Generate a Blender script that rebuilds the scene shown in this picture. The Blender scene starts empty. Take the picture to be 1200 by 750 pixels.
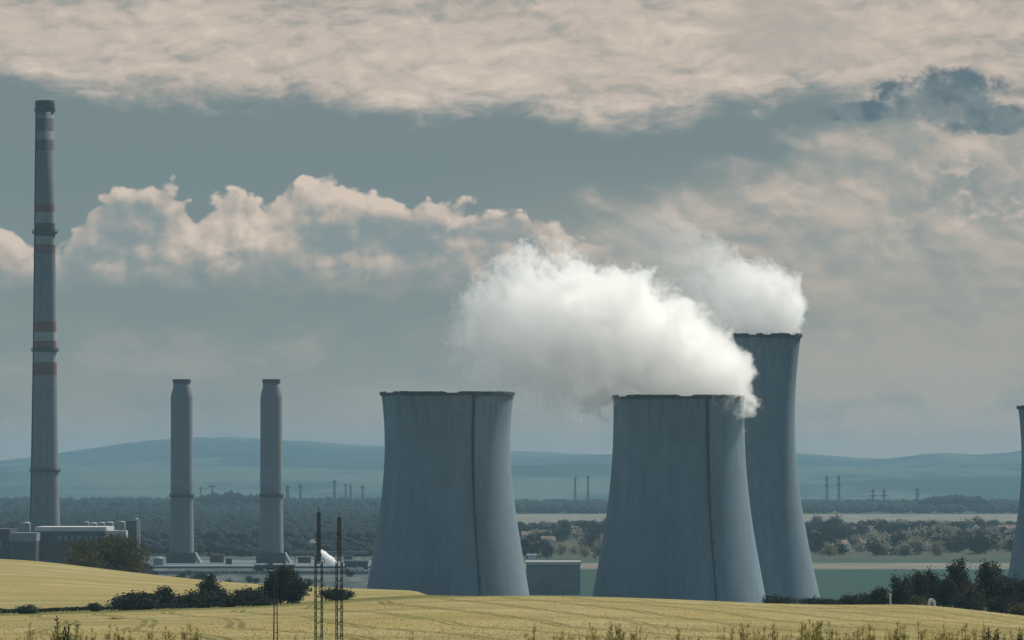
import bpy, bmesh, math, random
import numpy as np
from mathutils import Vector, Matrix, noise as mnoise

random.seed(7)
rng = np.random.default_rng(7)
S = bpy.context.scene
COL = S.collection
R = math.radians

# ------------------------------------------------------------------ camera frame
F = 6858.0            # focal length in pixels of a 1200-wide picture
CX, HY = 600.0, 560.0  # column of the view axis, row of the eye level
EYE = 55.0            # eye height above the plain


def at(px, py, D):
    """a point of the place, D metres out along the view"""
    return Vector(((px - CX) / F * D, D, EYE + (HY - py) / F * D))


def gx(px, D):
    return (px - CX) / F * D


def zz(py, D):
    return EYE + (HY - py) / F * D


cam = bpy.data.cameras.new('camera')
cam.sensor_width = 36
cam.lens = 36 * F / 1200
cam.shift_y = (HY - 375) / 1200
cam.clip_start = 1
cam.clip_end = 200000
camo = bpy.data.objects.new('camera', cam)
camo.location = (0, 0, EYE)
camo.rotation_euler = (R(90), 0, 0)
COL.objects.link(camo)
S.camera = camo

# ------------------------------------------------------------------ node helper
class V:
    def __init__(s, nt, sock):
        s.nt, s.s = nt, sock

    def _m(s, op, *a, clamp=False):
        n = s.nt.nodes.new('ShaderNodeMath')
        n.operation = op
        n.use_clamp = clamp
        for i, x in enumerate((s,) + a):
            setin(s.nt, n.inputs[i], x)
        return V(s.nt, n.outputs[0])

    def __add__(s, o): return s._m('ADD', o)
    __radd__ = __add__
    def __sub__(s, o): return s._m('SUBTRACT', o)
    def __rsub__(s, o): return (s * -1.0) + o
    def __mul__(s, o): return s._m('MULTIPLY', o)
    __rmul__ = __mul__
    def __truediv__(s, o): return s._m('DIVIDE', o)
    def __pow__(s, o): return s._m('POWER', o)
    def max(s, o): return s._m('MAXIMUM', o)
    def min(s, o): return s._m('MINIMUM', o)
    def abs(s): return s._m('ABSOLUTE')
    def sqrt(s): return s._m('SQRT')
    def clamp(s): return s._m('ADD', 0.0, clamp=True)

    def ss(s, a, b):
        """smoothstep from a to b (a may be above b)"""
        if a > b:
            return 1.0 - s.ss(b, a)
        n = s.nt.nodes.new('ShaderNodeMapRange')
        n.interpolation_type = 'SMOOTHSTEP'
        setin(s.nt, n.inputs[0], s)
        n.inputs[1].default_value = a
        n.inputs[2].default_value = b
        n.inputs[3].default_value = 0
        n.inputs[4].default_value = 1
        return V(s.nt, n.outputs[0])


def setin(nt, inp, x):
    if isinstance(x, V):
        nt.links.new(x.s, inp)
    elif isinstance(x, (tuple, list)):
        inp.default_value = tuple(x) + ((1,) if len(inp.default_value) == 4 and len(x) == 3 else ())
    else:
        inp.default_value = x


def node(nt, typ, ins=None, out=0, **kw):
    n = nt.nodes.new(typ)
    for k, v in kw.items():
        setattr(n, k, v)
    for k, v in (ins or {}).items():
        setin(nt, n.inputs[k], v)
    return V(nt, n.outputs[out])


def xyz(nt, x, y, z=0.0):
    return node(nt, 'ShaderNodeCombineXYZ', {0: x, 1: y, 2: z})


def sep(nt, v):
    n = nt.nodes.new('ShaderNodeSeparateXYZ')
    setin(nt, n.inputs[0], v)
    return [V(nt, n.outputs[i]) for i in range(3)]


def fbm(nt, vec, scale=1.0, detail=5.0, rough=0.55, dist=0.0, out=0):
    n = nt.nodes.new('ShaderNodeTexNoise')
    setin(nt, n.inputs['Vector'], vec)
    n.inputs['Scale'].default_value = scale
    n.inputs['Detail'].default_value = detail
    n.inputs['Roughness'].default_value = rough
    n.inputs['Distortion'].default_value = dist
    return V(nt, n.outputs[out])


def mix(nt, f, a, b):
    n = nt.nodes.new('ShaderNodeMix')
    n.data_type = 'RGBA'
    setin(nt, n.inputs[0], f)
    setin(nt, n.inputs[6], a)
    setin(nt, n.inputs[7], b)
    return V(nt, n.outputs[2])


def ramp(nt, fac, stops, interp='LINEAR', out=0):
    n = nt.nodes.new('ShaderNodeValToRGB')
    cr = n.color_ramp
    cr.interpolation = interp
    while len(cr.elements) > 1:
        cr.elements.remove(cr.elements[-1])
    first = True
    for p, c in stops:
        if not isinstance(c, (tuple, list)):
            c = (c, c, c)
        if first:
            e = cr.elements[0]
            e.position = p
            first = False
        else:
            e = cr.elements.new(p)
        e.color = tuple(c) + (1,)
    setin(nt, n.inputs[0], fac)
    return V(nt, n.outputs[out])


def lin(r, g, b):
    def f(c):
        c /= 255
        return c / 12.92 if c <= 0.04045 else ((c + 0.055) / 1.055) ** 2.4
    return (f(r), f(g), f(b))


# ------------------------------------------------------------------ sun and sky
SUN_AZ, SUN_EL = R(47), R(48)      # to the right of the view, behind the plant
sd = Vector((math.sin(SUN_AZ) * math.cos(SUN_EL), math.cos(SUN_AZ) * math.cos(SUN_EL), math.sin(SUN_EL)))
sun = bpy.data.lights.new('sun', 'SUN')
sun.energy = 4.9
sun.angle = R(0.5)
sun.color = (1.0, 0.93, 0.80)
suno = bpy.data.objects.new('sun', sun)
suno.rotation_euler = sd.to_track_quat('Z', 'Y').to_euler()
suno.location = (0, 0, 900)
COL.objects.link(suno)


def build_world():
    w = bpy.data.worlds.new('World')
    S.world = w
    w.use_nodes = True
    w.cycles.sampling_method = 'MANUAL'
    w.cycles.sample_map_resolution = 256
    nt = w.node_tree
    nt.nodes.clear()
    sky = nt.nodes.new('ShaderNodeTexSky')
    sky.sky_type = 'NISHITA'
    sky.sun_disc = False
    sky.sun_elevation = SUN_EL
    sky.sun_rotation = SUN_AZ
    sky.altitude = 300
    sky.air_density = 1.2
    sky.dust_density = 1.5
    sky.ozone_density = 2.0
    tc = node(nt, 'ShaderNodeTexCoord', out=0)   # direction
    dx, dy, dz = sep(nt, tc)
    az = dx._m('ARCTAN2', dy)
    el = dz._m('ARCSINE')
    a = az * (F / 1000) + CX / 1000        # thousandths: across
    b = el * (-F / 1000) + HY / 1000       # thousandths: down from the top of the view
    p = xyz(nt, a, b)
    # soft domain warp shared by all layers
    wn = fbm(nt, xyz(nt, a * 1.0, b * 1.6, 3.1), 9, 3, 0.55, out=1)
    wx, wy, _ = sep(nt, wn)
    wx = wx - 0.5
    wy = wy - 0.5

    def curve(stops, interp='LINEAR'):
        # py/1000 of an edge as a function of px/1000 over -200..1400
        t = (a + wx * 0.015 + 0.2) / 1.6
        return ramp(nt, t, [((x + 200) / 1600, y / 1000) for x, y in stops], interp)

    def n2(x, y, scale, detail, rough=0.58):
        n = nt.nodes.new('ShaderNodeTexNoise')
        n.noise_dimensions = '2D'
        setin(nt, n.inputs['Vector'], xyz(nt, x, y))
        n.inputs['Scale'].default_value = scale
        n.inputs['Detail'].default_value = detail
        n.inputs['Roughness'].default_value = rough
        return V(nt, n.outputs[0])

    def puffs(x, y, scale, detail=2.5, rough=0.5):
        n = nt.nodes.new('ShaderNodeTexVoronoi')
        n.voronoi_dimensions = '2D'
        n.feature = 'SMOOTH_F1'
        n.inputs['Scale'].default_value = scale
        n.inputs['Detail'].default_value = detail
        n.inputs['Roughness'].default_value = rough
        n.inputs['Smoothness'].default_value = 0.35
        setin(nt, n.inputs['Vector'], xyz(nt, x, y))
        return V(nt, n.outputs[0])

    def blob(x0, y0, rx, ry, noise, amt):
        return (a - x0) * (a - x0) / (rx * rx) + (b - y0) * (b - y0) / (ry * ry) + (noise - 0.5) * amt

    # ---- open, veiled sky: grey teal, warmer to the right and lower
    veil = ramp(nt, b, [(0.0, lin(116, 129, 131)), (0.10, lin(112, 126, 128)), (0.20, lin(110, 126, 129)),
                        (0.32, lin(118, 131, 130)), (0.42, lin(132, 137, 130)), (0.50, lin(160, 149, 135)),
                        (0.56, lin(166, 151, 134)), (0.7, lin(128, 140, 140))])
    warm = ramp(nt, b, [(0.0, lin(160, 154, 146)), (0.3, lin(152, 149, 141)), (0.45, lin(182, 167, 149)), (0.56, lin(196, 172, 148))])
    n_big = n2(a + 8.0, b * 2.0, 3.2, 4, 0.5)
    wf = (a + (n_big - 0.5) * 0.5).ss(0.38, 1.0) * b.ss(0.16, 0.30)
    c = mix(nt, wf * 0.85, veil, warm)
    # faint soft cloud in the lower sky
    lowb = n2(a + wx * 0.1 + 2.0, b * 2.6 + wy * 0.1, 6.0, 6, 0.56)
    c = mix(nt, lowb.ss(0.50, 0.72) * b.ss(0.28, 0.38) * 0.42, c, lin(176, 163, 151))
    c = mix(nt, lowb.ss(0.48, 0.30) * b.ss(0.24, 0.38) * 0.40, c, lin(112, 129, 131))

    # ---- mass of cloud on the right, below the gap
    e2 = curve([(-200, 600), (540, 600), (600, 330), (640, 262), (690, 226), (760, 208), (850, 186), (900, 168), (960, 142), (1010, 112), (1060, 100), (1200, 95), (1400, 90)])

    def rmass(ox, oy):
        x = a + ox
        y = b + oy
        v = puffs(x + wx * 0.10 - y * 0.45, y * 1.7 + wy * 0.10, 8.5, 2.5, 0.55)
        n = n2(x + wx * 0.05 - y * 0.55 + 11.0, y * 1.8, 9, 7, 0.60)
        return (0.5 - v) * 0.55 + (n - 0.5) * 1.3, n

    R0, rn = rmass(0, 0)
    R1, _ = rmass(0.008, -0.012)
    d2 = b - e2 + R0 * 0.05
    m2 = d2.ss(-0.012, 0.045) * (b + (rn - 0.5) * 0.16).ss(0.44, 0.26)
    r_f = n2(a - b * 0.5 + wx * 0.06 + 27.0, b * 1.5 + wy * 0.08, 28, 8, 0.66)
    l2 = ((r_f - 0.5) * 0.7 + (R0 - R1) * 0.7 + R0 * 0.55 + 0.56 + d2.ss(0.06, 0.0) * 0.15).clamp()
    c2 = ramp(nt, l2, [(0.10, lin(146, 149, 145)), (0.42, lin(166, 160, 151)), (0.65, lin(184, 172, 160)), (1.0, lin(204, 186, 171))])
    c = mix(nt, m2 * 0.94, c, c2)

    # ---- cumulus bank across the middle
    e3s = [(-200, 265), (-60, 250), (0, 244), (22, 258), (42, 276), (60, 284), (80, 276), (96, 250), (112, 226), (130, 214), (165, 209), (198, 209),
           (219, 225), (232, 233), (250, 216), (300, 213), (350, 206), (380, 196), (410, 194), (430, 208), (450, 221), (478, 224),
           (496, 214), (522, 216), (540, 232), (570, 236), (645, 238), (668, 250), (700, 275), (740, 300), (1400, 300)]

    def cumulus(ox, oy):
        pa = a + ox
        pb = b + oy
        pv = puffs(pa + wx * 0.05, pb * 1.2 + wy * 0.05, 19, 2.5, 0.55)
        nn = n2(pa + 1.7, pb * 1.1, 14, 8, 0.62)
        t = (pa + wx * 0.012 + 0.2) / 1.6
        e = ramp(nt, t, [((x + 200) / 1600, y / 1000) for x, y in e3s])
        return (pb - e) + (0.42 - pv) * 0.030 + (nn - 0.5) * 0.036, pv, nn

    D0, pv0, nn0 = cumulus(0, 0)
    D1, pv1, nn1 = cumulus(0.009, -0.012)
    m3 = D0.ss(-0.001, 0.009) * (b + (nn0 - 0.5) * 0.06 + (n_big - 0.5) * 0.03).ss(0.352, 0.292) * (a + (nn0 - 0.5) * 0.10).ss(0.78, 0.65)
    lit = (D0 - D1 - 0.012) * 21 + D0.ss(0.050, 0.0) * 0.34 + 0.42

    def glow(x0, y0, rx, ry, s_):
        return (blob(x0, y0, rx, ry, nn0, 1.8) + wx * 1.4).ss(1.2, 0.0) * s_
    lit = lit + glow(0.29, 0.278, 0.085, 0.048, 0.30) + glow(0.165, 0.264, 0.055, 0.030, -0.34) + glow(0.43, 0.277, 0.10, 0.024, -0.50)
    lit = lit + glow(0.40, 0.222, 0.12, 0.028, 0.24) + glow(0.60, 0.243, 0.07, 0.010, 0.25) + glow(0.585, 0.270, 0.07, 0.016, -0.36)
    lit = lit.clamp()
    c3 = ramp(nt, lit, [(0.0, lin(130, 140, 140)), (0.32, lin(150, 151, 147)), (0.6, lin(182, 169, 157)), (1.0, lin(218, 198, 181))])
    c = mix(nt, m3 * 0.97, c, c3)

    # ---- high stratocumulus sheet along the top
    e1 = curve([(-200, 80), (-50, 88), (20, 96), (60, 114), (150, 122), (230, 126), (310, 128), (350, 124), (400, 131), (455, 143), (490, 150), (530, 138),
                (590, 130), (640, 140), (690, 156), (740, 148), (800, 146), (850, 130), (900, 126), (960, 114), (990, 120), (1060, 126), (1130, 150), (1200, 150), (1400, 150)])

    def sheet(ox, oy):
        x = a + ox
        y = b + oy
        v = puffs(x + wx * 0.12 + y * 0.3, y * 2.6 + wy * 0.14, 10, 2.0, 0.5)
        n = n2(x + wx * 0.12 + y * 0.4 + 6.0, y * 3.2 + wy * 0.16, 7, 8, 0.62)
        return (0.45 - v) * 0.6 + (n - 0.5) * 1.2, n

    S0, sn = sheet(0, 0)
    S1, _ = sheet(0.008, -0.008)
    s_f = n2(a + wx * 0.08 + 21.0, b * 2.2 + wy * 0.1, 30, 8, 0.66)
    d1 = e1 - b + S0 * 0.026 + (s_f - 0.5) * 0.034
    m1 = d1.ss(-0.014, 0.034)
    l1 = (S0 - S1) * 0.42 + S0 * 0.30 + 0.60 + (s_f - 0.5) * 0.75 + (n_big - 0.5) * 0.7 - b.ss(0.03, -0.01) * 0.12
    gw = blob(0.93, 0.04, 0.12, 0.05, sn, 2.0)
    l1 = (l1 * (1.0 - gw.ss(1.1, 0.2) * 0.65) + gw.ss(1.1, 0.2) * 0.22).clamp()
    c1 = ramp(nt, l1, [(0.0, lin(132, 141, 141)), (0.30, lin(162, 157, 149)), (0.52, lin(188, 174, 162)), (0.75, lin(203, 186, 172)), (1.0, lin(216, 199, 184))])
    c = mix(nt, m1, c, c1)

    # ---- torn dark scud on the right
    k_n = n2(a + wx * 0.05 + 31.0, b * 1.2 + wy * 0.03, 20, 8, 0.62)
    k1 = blob(1.105, 0.118, 0.072, 0.034, k_n, 0)
    k2 = blob(1.010, 0.131, 0.050, 0.011, k_n, 0)
    k3 = blob(1.168, 0.142, 0.046, 0.018, k_n, 0)
    kk = k1.min(k2).min(k3) + (k_n - 0.5) * 3.6
    c = mix(nt, kk.ss(1.45, 0.5) * 0.93, c, mix(nt, (k_n + (b - 0.115) * 3.0).ss(0.36, 0.62), lin(74, 97, 110), lin(112, 125, 130)))
    # small lit puffs beneath it
    q_n = n2(a + wx * 0.05 + 41.0, b * 1.25 + wy * 0.04, 20, 8, 0.60)
    q1 = blob(1.145, 0.225, 0.085, 0.042, q_n, 5.5)
    c = mix(nt, q1.ss(1.2, -0.2) * 0.6, c, mix(nt, q_n.ss(0.3, 0.5), lin(208, 188, 172), lin(116, 131, 134)))

    # ---- unseen rest of the dome: broken cloud over blue, tones shaped to light the towers
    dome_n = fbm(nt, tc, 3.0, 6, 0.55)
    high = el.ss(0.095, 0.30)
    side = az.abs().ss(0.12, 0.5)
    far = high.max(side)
    back = az.abs().ss(1.3, 2.5)  # out of view: sides kept brighter, back darker, so tower edges lighten
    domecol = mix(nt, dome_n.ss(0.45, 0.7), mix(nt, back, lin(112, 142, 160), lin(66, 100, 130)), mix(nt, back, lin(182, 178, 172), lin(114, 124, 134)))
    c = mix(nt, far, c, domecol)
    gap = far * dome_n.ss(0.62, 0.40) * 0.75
    b1 = nt.nodes.new('ShaderNodeBackground')
    nt.links.new(sky.outputs[0], b1.inputs[0])
    b1.inputs[1].default_value = 0.07
    b2 = nt.nodes.new('ShaderNodeBackground')
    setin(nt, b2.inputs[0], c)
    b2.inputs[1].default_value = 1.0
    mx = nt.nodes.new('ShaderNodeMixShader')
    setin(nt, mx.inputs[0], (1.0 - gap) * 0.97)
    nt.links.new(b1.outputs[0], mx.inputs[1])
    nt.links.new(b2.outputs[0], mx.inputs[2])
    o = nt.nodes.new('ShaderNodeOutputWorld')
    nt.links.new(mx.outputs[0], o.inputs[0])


build_world()

# ------------------------------------------------------------------ materials
def material(name, rough=0.85):
    m = bpy.data.materials.new(name)
    m.use_nodes = True
    nt = m.node_tree
    bs = nt.nodes['Principled BSDF']
    bs.inputs['Roughness'].default_value = rough
    bs.inputs['Specular IOR Level'].default_value = 0.25
    return m, nt, bs


def obj_co(nt):
    return node(nt, 'ShaderNodeTexCoord', out=3)


def pos(nt):
    return node(nt, 'ShaderNodeNewGeometry', out=0)


def bump(nt, bs, h, dist, strength=0.6):
    n = nt.nodes.new('ShaderNodeBump')
    n.inputs['Strength'].default_value = strength
    n.inputs['Distance'].default_value = dist
    setin(nt, n.inputs['Height'], h)
    nt.links.new(n.outputs[0], bs.inputs['Normal'])


def concrete(name, base, streak=0.35, lift=1.6, lip=None):
    m, nt, bs = material(name, 0.9)
    co = obj_co(nt)
    x, y, z = sep(nt, co)
    ang = x._m('ARCTAN2', y)
    # vertical run-off streaks, cloudy stains, pour rings
    s1 = fbm(nt, xyz(nt, x * 0.35, y * 0.35, z * 0.012), 1, 5, 0.6)
    s2 = fbm(nt, xyz(nt, x * 1.2, y * 1.2, z * 0.03), 1, 3, 0.6)
    st = fbm(nt, xyz(nt, x, y, z), 0.035, 5, 0.6)
    ring = (z / lift)._m('FRACT')
    ring = (ring - 0.5).abs().ss(0.40, 0.5)
    f = (s1 - 0.5) * 1.1 + (s2 - 0.5) * 0.5 + (st - 0.5) * 1.1
    pan = fbm(nt, xyz(nt, (ang * 11.0)._m('FLOOR') * 0.37, (z / 14.0)._m('FLOOR') * 0.11, 2.0), 7.3, 1, 0.5)
    big = fbm(nt, xyz(nt, x * 0.025, y * 0.025, z * 0.012 + 5.0), 1, 4, 0.55)
    f = f + (pan - 0.5) * 0.55 + (big - 0.5) * 1.3
    val = 1.0 + f * streak * 1.7 - ring * 0.10
    if lip:  # soot and run-off below the lip
        run = fbm(nt, xyz(nt, x * 0.9, y * 0.9, z * 0.02 + 9.0), 1, 4, 0.65)
        val = val - z.ss(lip - 26.0, lip + 2.0) * run.ss(0.42, 0.66) * 0.42
    dark = tuple(c * 0.62 for c in base)
    col = mix(nt, ((val - 0.55) / 0.9).clamp(), dark, tuple(c * 1.28 for c in base))
    setin(nt, bs.inputs['Base Color'], col)
    bump(nt, bs, fbm(nt, co, 0.8, 4, 0.6) + ring * 0.3, 0.15, 0.3)
    return m


def plain(name, col, rough=0.8, var=0.25, scale=0.3, metallic=0.0):
    m, nt, bs = material(name, rough)
    n = fbm(nt, obj_co(nt), scale, 5, 0.6)
    setin(nt, bs.inputs['Base Color'], mix(nt, n.ss(0.3, 0.7), tuple(c * (1 - var) for c in col), tuple(c * (1 + var) for c in col)))
    bs.inputs['Metallic'].default_value = metallic
    return m


M = {}
M['tower'] = concrete('tower_concrete', (0.155, 0.232, 0.295), 0.40)
M['tower_rim'] = plain('tower_rim_concrete', (0.05, 0.06, 0.07), 0.8, 0.35, 0.25)
M['ladder'] = plain('ladder_steel', (0.02, 0.035, 0.055), 0.6)
M['stack'] = concrete('stack_concrete', (0.20, 0.21, 0.225), 0.25, 2.5)
M['steel'] = plain('dark_steel', (0.042, 0.055, 0.072), 0.5)
M['rust'] = plain('rusted_steel', (0.070, 0.055, 0.058), 0.7)
M['dark_wall'] = plain('dark_cladding', (0.05, 0.06, 0.075), 0.6, 0.2, 0.15)
M['mid_wall'] = plain('grey_blue_cladding', (0.18, 0.21, 0.24), 0.6, 0.15, 0.15)
M['pale_wall'] = plain('pale_cladding', (0.42, 0.44, 0.45), 0.6, 0.15, 0.2)
M['pale_roof'] = plain('pale_roof_sheet', (0.52, 0.52, 0.50), 0.5, 0.12, 0.1)
M['glass'] = plain('window_glass', (0.05, 0.08, 0.10), 0.1, 0.3, 0.5)
M['tank_wall'] = plain('faded_tank_paint', (0.27, 0.29, 0.30), 0.7, 0.25, 0.3)
M['white'] = plain('white_paint', (0.75, 0.75, 0.73), 0.5, 0.1, 0.5)
M['house_wall'] = plain('pale_render', (0.72, 0.68, 0.60), 0.8, 0.15, 0.1)
M['house_roof'] = plain('brown_tiles', (0.24, 0.17, 0.14), 0.8, 0.3, 0.2)
M['bark'] = plain('bark', (0.06, 0.05, 0.04), 0.9)
M['apron'] = plain('concrete_yard', (0.10, 0.135, 0.155), 0.9, 0.25, 0.03)


def leaf(name, col, var=0.4, trans=0.25):
    m, nt, bs = material(name, 0.8)
    bs.inputs['Specular IOR Level'].default_value = 0.03
    n = fbm(nt, obj_co(nt), 0.45, 4, 0.6)
    f = fbm(nt, obj_co(nt), 3.0, 2, 0.6)
    c = mix(nt, (n * 0.7 + f * 0.3).ss(0.35, 0.65), tuple(x * (1 - var) for x in col), tuple(x * (1 + var) for x in col))
    setin(nt, bs.inputs['Base Color'], c)
    t = nt.nodes.new('ShaderNodeBsdfTranslucent')
    setin(nt, t.inputs[0], c)
    mx = nt.nodes.new('ShaderNodeMixShader')
    mx.inputs[0].default_value = trans
    nt.links.new(bs.outputs[0], mx.inputs[1])
    nt.links.new(t.outputs[0], mx.inputs[2])
    nt.links.new(mx.outputs[0], nt.nodes['Material Output'].inputs[0])
    return m


M['leaf_dark'] = leaf('dark_leaves', (0.030, 0.042, 0.034), 0.6, 0.22)
M['leaf_olive'] = leaf('olive_leaves', (0.085, 0.080, 0.040), 0.45, 0.2)
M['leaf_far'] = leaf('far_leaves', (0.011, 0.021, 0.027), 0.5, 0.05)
M['leaf_pale'] = leaf('pale_leaves', (0.27, 0.25, 0.19), 0.3, 0.2)
M['weed'] = leaf('weed_leaves', (0.36, 0.32, 0.12), 0.4, 0.55)
M['weed_dark'] = leaf('dark_weed_leaves', (0.045, 0.052, 0.030), 0.4, 0.3)
M['straw'] = leaf('straw_weed', (0.42, 0.35, 0.16), 0.3, 0.55)
M['wheat'] = leaf('wheat_ears', (0.38, 0.32, 0.145), 0.15, 0.55)


def tall_stack_mat():
    m, nt, bs = material('banded_stack', 0.9)
    co = obj_co(nt)
    x, y, z = sep(nt, co)
    Dc = 3420.0
    H0 = 320.0
    con, red, pale = (0.19, 0.22, 0.245), (0.19, 0.080, 0.060), (0.32, 0.35, 0.36)
    dk = (0.075, 0.05, 0.05)
    bands = [(700, con), (440, red), (427, pale), (413, red), (402, pale), (391, red), (378, con), (299, red), (287, pale), (277, dk),
             (264, pale), (251, red), (240, con), (177, dk), (165, pale), (155, dk), (140, pale), (131, dk)]
    stops = []
    for py, c in bands:
        stops.append((max(0.0, zz(py, Dc) / H0), c))
    col = ramp(nt, z / H0, stops, 'CONSTANT')
    s1 = fbm(nt, xyz(nt, x * 0.7, y * 0.7, z * 0.02), 1, 5, 0.6)
    s2 = fbm(nt, co, 0.12, 5, 0.6)
    col = mix(nt, (s1 * 0.6 + s2 * 0.4).ss(0.35, 0.70) * 0.5, col, (0.10, 0.105, 0.11))
    col = mix(nt, z.ss(150.0, 275.0) * (0.35 + s1 * 0.4), col, (0.075, 0.095, 0.12))
    setin(nt, bs.inputs['Base Color'], col)
    bump(nt, bs, fbm(nt, co, 0.8, 4, 0.6), 0.1, 0.3)
    return m


M['tall_stack'] = tall_stack_mat()

# ------------------------------------------------------------------ mesh helpers
def mesh_obj(name, verts, faces, mat=None, parent=None, smooth=False, loc=None):
    me = bpy.data.meshes.new(name)
    me.from_pydata([tuple(v) for v in verts], [], [tuple(f) for f in faces])
    if smooth:
        me.polygons.foreach_set('use_smooth', [True] * len(me.polygons))
    me.update()
    o = bpy.data.objects.new(name, me)
    COL.objects.link(o)
    if mat:
        me.materials.append(mat)
    if parent:
        o.parent = parent
    if loc is not None:
        o.location = loc
    return o


def empty(name, loc, label, cat, group=None, rotz=0.0):
    o = bpy.data.objects.new(name, None)
    o.empty_display_size = 2
    o.location = loc
    o.rotation_euler = (0, 0, rotz)
    COL.objects.link(o)
    tag(o, label, cat, group)
    return o


def tag(o, label=None, cat=None, group=None, kind=None):
    if label: o['label'] = label
    if cat: o['category'] = cat
    if group: o['group'] = group
    if kind: o['kind'] = kind
    return o


class MB:
    def __init__(s):
        s.v, s.f = [], []

    def box(s, x0, y0, z0, x1, y1, z1):
        b = len(s.v)
        for z in (z0, z1):
            for x, y in ((x0, y0), (x1, y0), (x1, y1), (x0, y1)):
                s.v.append((x, y, z))
        for q in ((0, 3, 2, 1), (4, 5, 6, 7), (0, 1, 5, 4), (1, 2, 6, 5), (2, 3, 7, 6), (3, 0, 4, 7)):
            s.f.append(tuple(b + i for i in q))
        return s

    def bar(s, p, q, r, n=4, r2=None):
        p, q = Vector(p), Vector(q)
        d = (q - p).normalized()
        u = d.orthogonal().normalized()
        w = d.cross(u)
        b = len(s.v)
        for c, rr in ((p, r), (q, r2 if r2 is not None else r)):
            for k in range(n):
                t = 2 * math.pi * (k + 0.5) / n
                s.v.append(tuple(c + (u * math.cos(t) + w * math.sin(t)) * rr))
        for k in range(n):
            k2 = (k + 1) % n
            s.f.append((b + k, b + k2, b + n + k2, b + n + k))
        s.f.append(tuple(b + k for k in reversed(range(n))))
        s.f.append(tuple(b + n + k for k in range(n)))
        return s

    def lathe(s, prof, n=96, close=False, jag=0.0):
        b = len(s.v)
        m = len(prof)
        for r, z in prof:
            for k in range(n):
                t = 2 * math.pi * k / n
                s.v.append((r * math.sin(t), -r * math.cos(t), z))
        rng_ = range(m) if close else range(m - 1)
        for i in rng_:
            j = (i + 1) % m
            for k in range(n):
                k2 = (k + 1) % n
                s.f.append((b + i * n + k, b + i * n + k2, b + j * n + k2, b + j * n + k))
        return s

    def build(s, name, mat, parent=None, smooth=False, loc=None):
        return mesh_obj(name, s.v, s.f, mat, parent, smooth, loc)


def interp(x, pts):
    xs = [p[0] for p in pts]
    ys = [p[1] for p in pts]
    return float(np.interp(x, xs, ys))


# ------------------------------------------------------------------ terrain
def smooth_curve(pts, sg=8.0):
    xs = np.array([p[0] for p in pts], float)
    ys = np.array([p[1] for p in pts], float)
    gx_ = np.linspace(xs[0], xs[-1], 600)
    gy = np.interp(gx_, xs, ys)
    k = np.exp(-0.5 * (np.arange(-18, 19) / sg) ** 2)
    k /= k.sum()
    pad = np.concatenate([np.full(18, gy[0]), gy, np.full(18, gy[-1])])
    gy = np.convolve(pad, k, 'valid')
    return gx_, gy


A_X, A_Y = smooth_curve([(-600, 728), (-200, 724), (0, 722), (140, 717), (300, 712), (430, 703), (520, 699), (620, 698), (750, 701), (900, 707.5),
                         (1000, 709), (1080, 707.5), (1130, 713), (1200, 722), (1400, 742), (1800, 760)])
B_X, B_Y = smooth_curve([(-600, 640), (-200, 645), (0, 653.5), (50, 656), (100, 663), (200, 675), (300, 684), (430, 690), (520, 694), (600, 699),
                         (750, 712), (900, 720), (1200, 738), (1800, 760)])
KD = np.array([15, 40, 100, 200, 300, 480, 700, 860, 1000, 1060, 1250, 1480, 1700, 1900, 2200, 2450], float)


def ground_z(x, D):
    px = np.clip(CX + F * x / max(D, 20.0), -600, 1800)
    A = np.interp(px, A_X, A_Y)
    B = np.interp(px, B_X, B_Y)
    if B < A - 2:
        f = min(1.0, (A - 2 - B) / 6.0)
    else:
        f = 0.0
    top = A - 3 * f
    py = [1500, 1000, 775, 768, 763, 753, 727 + (A - 703) * 0.45, 712 + (A - 703) * 0.75, A,
          top + (1 - f) * 1.5, f * (top + (B - top) * 0.36) + (1 - f) * (A + 6), f * (top + (B - top) * 0.72) + (1 - f) * (A + 12),
          f * B + (1 - f) * (A + 18), 0, 0, 0]
    zs = [EYE + (HY - q) / F * d for q, d in zip(py, KD)]
    zs[0] = EYE - 1.7
    zs[1] = EYE - 2.4
    z1700 = zs[12]
    zs[13] = z1700 * 0.62
    zs[14] = 0.8
    zs[15] = -3.0
    return float(np.interp(D, KD, zs))


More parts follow.
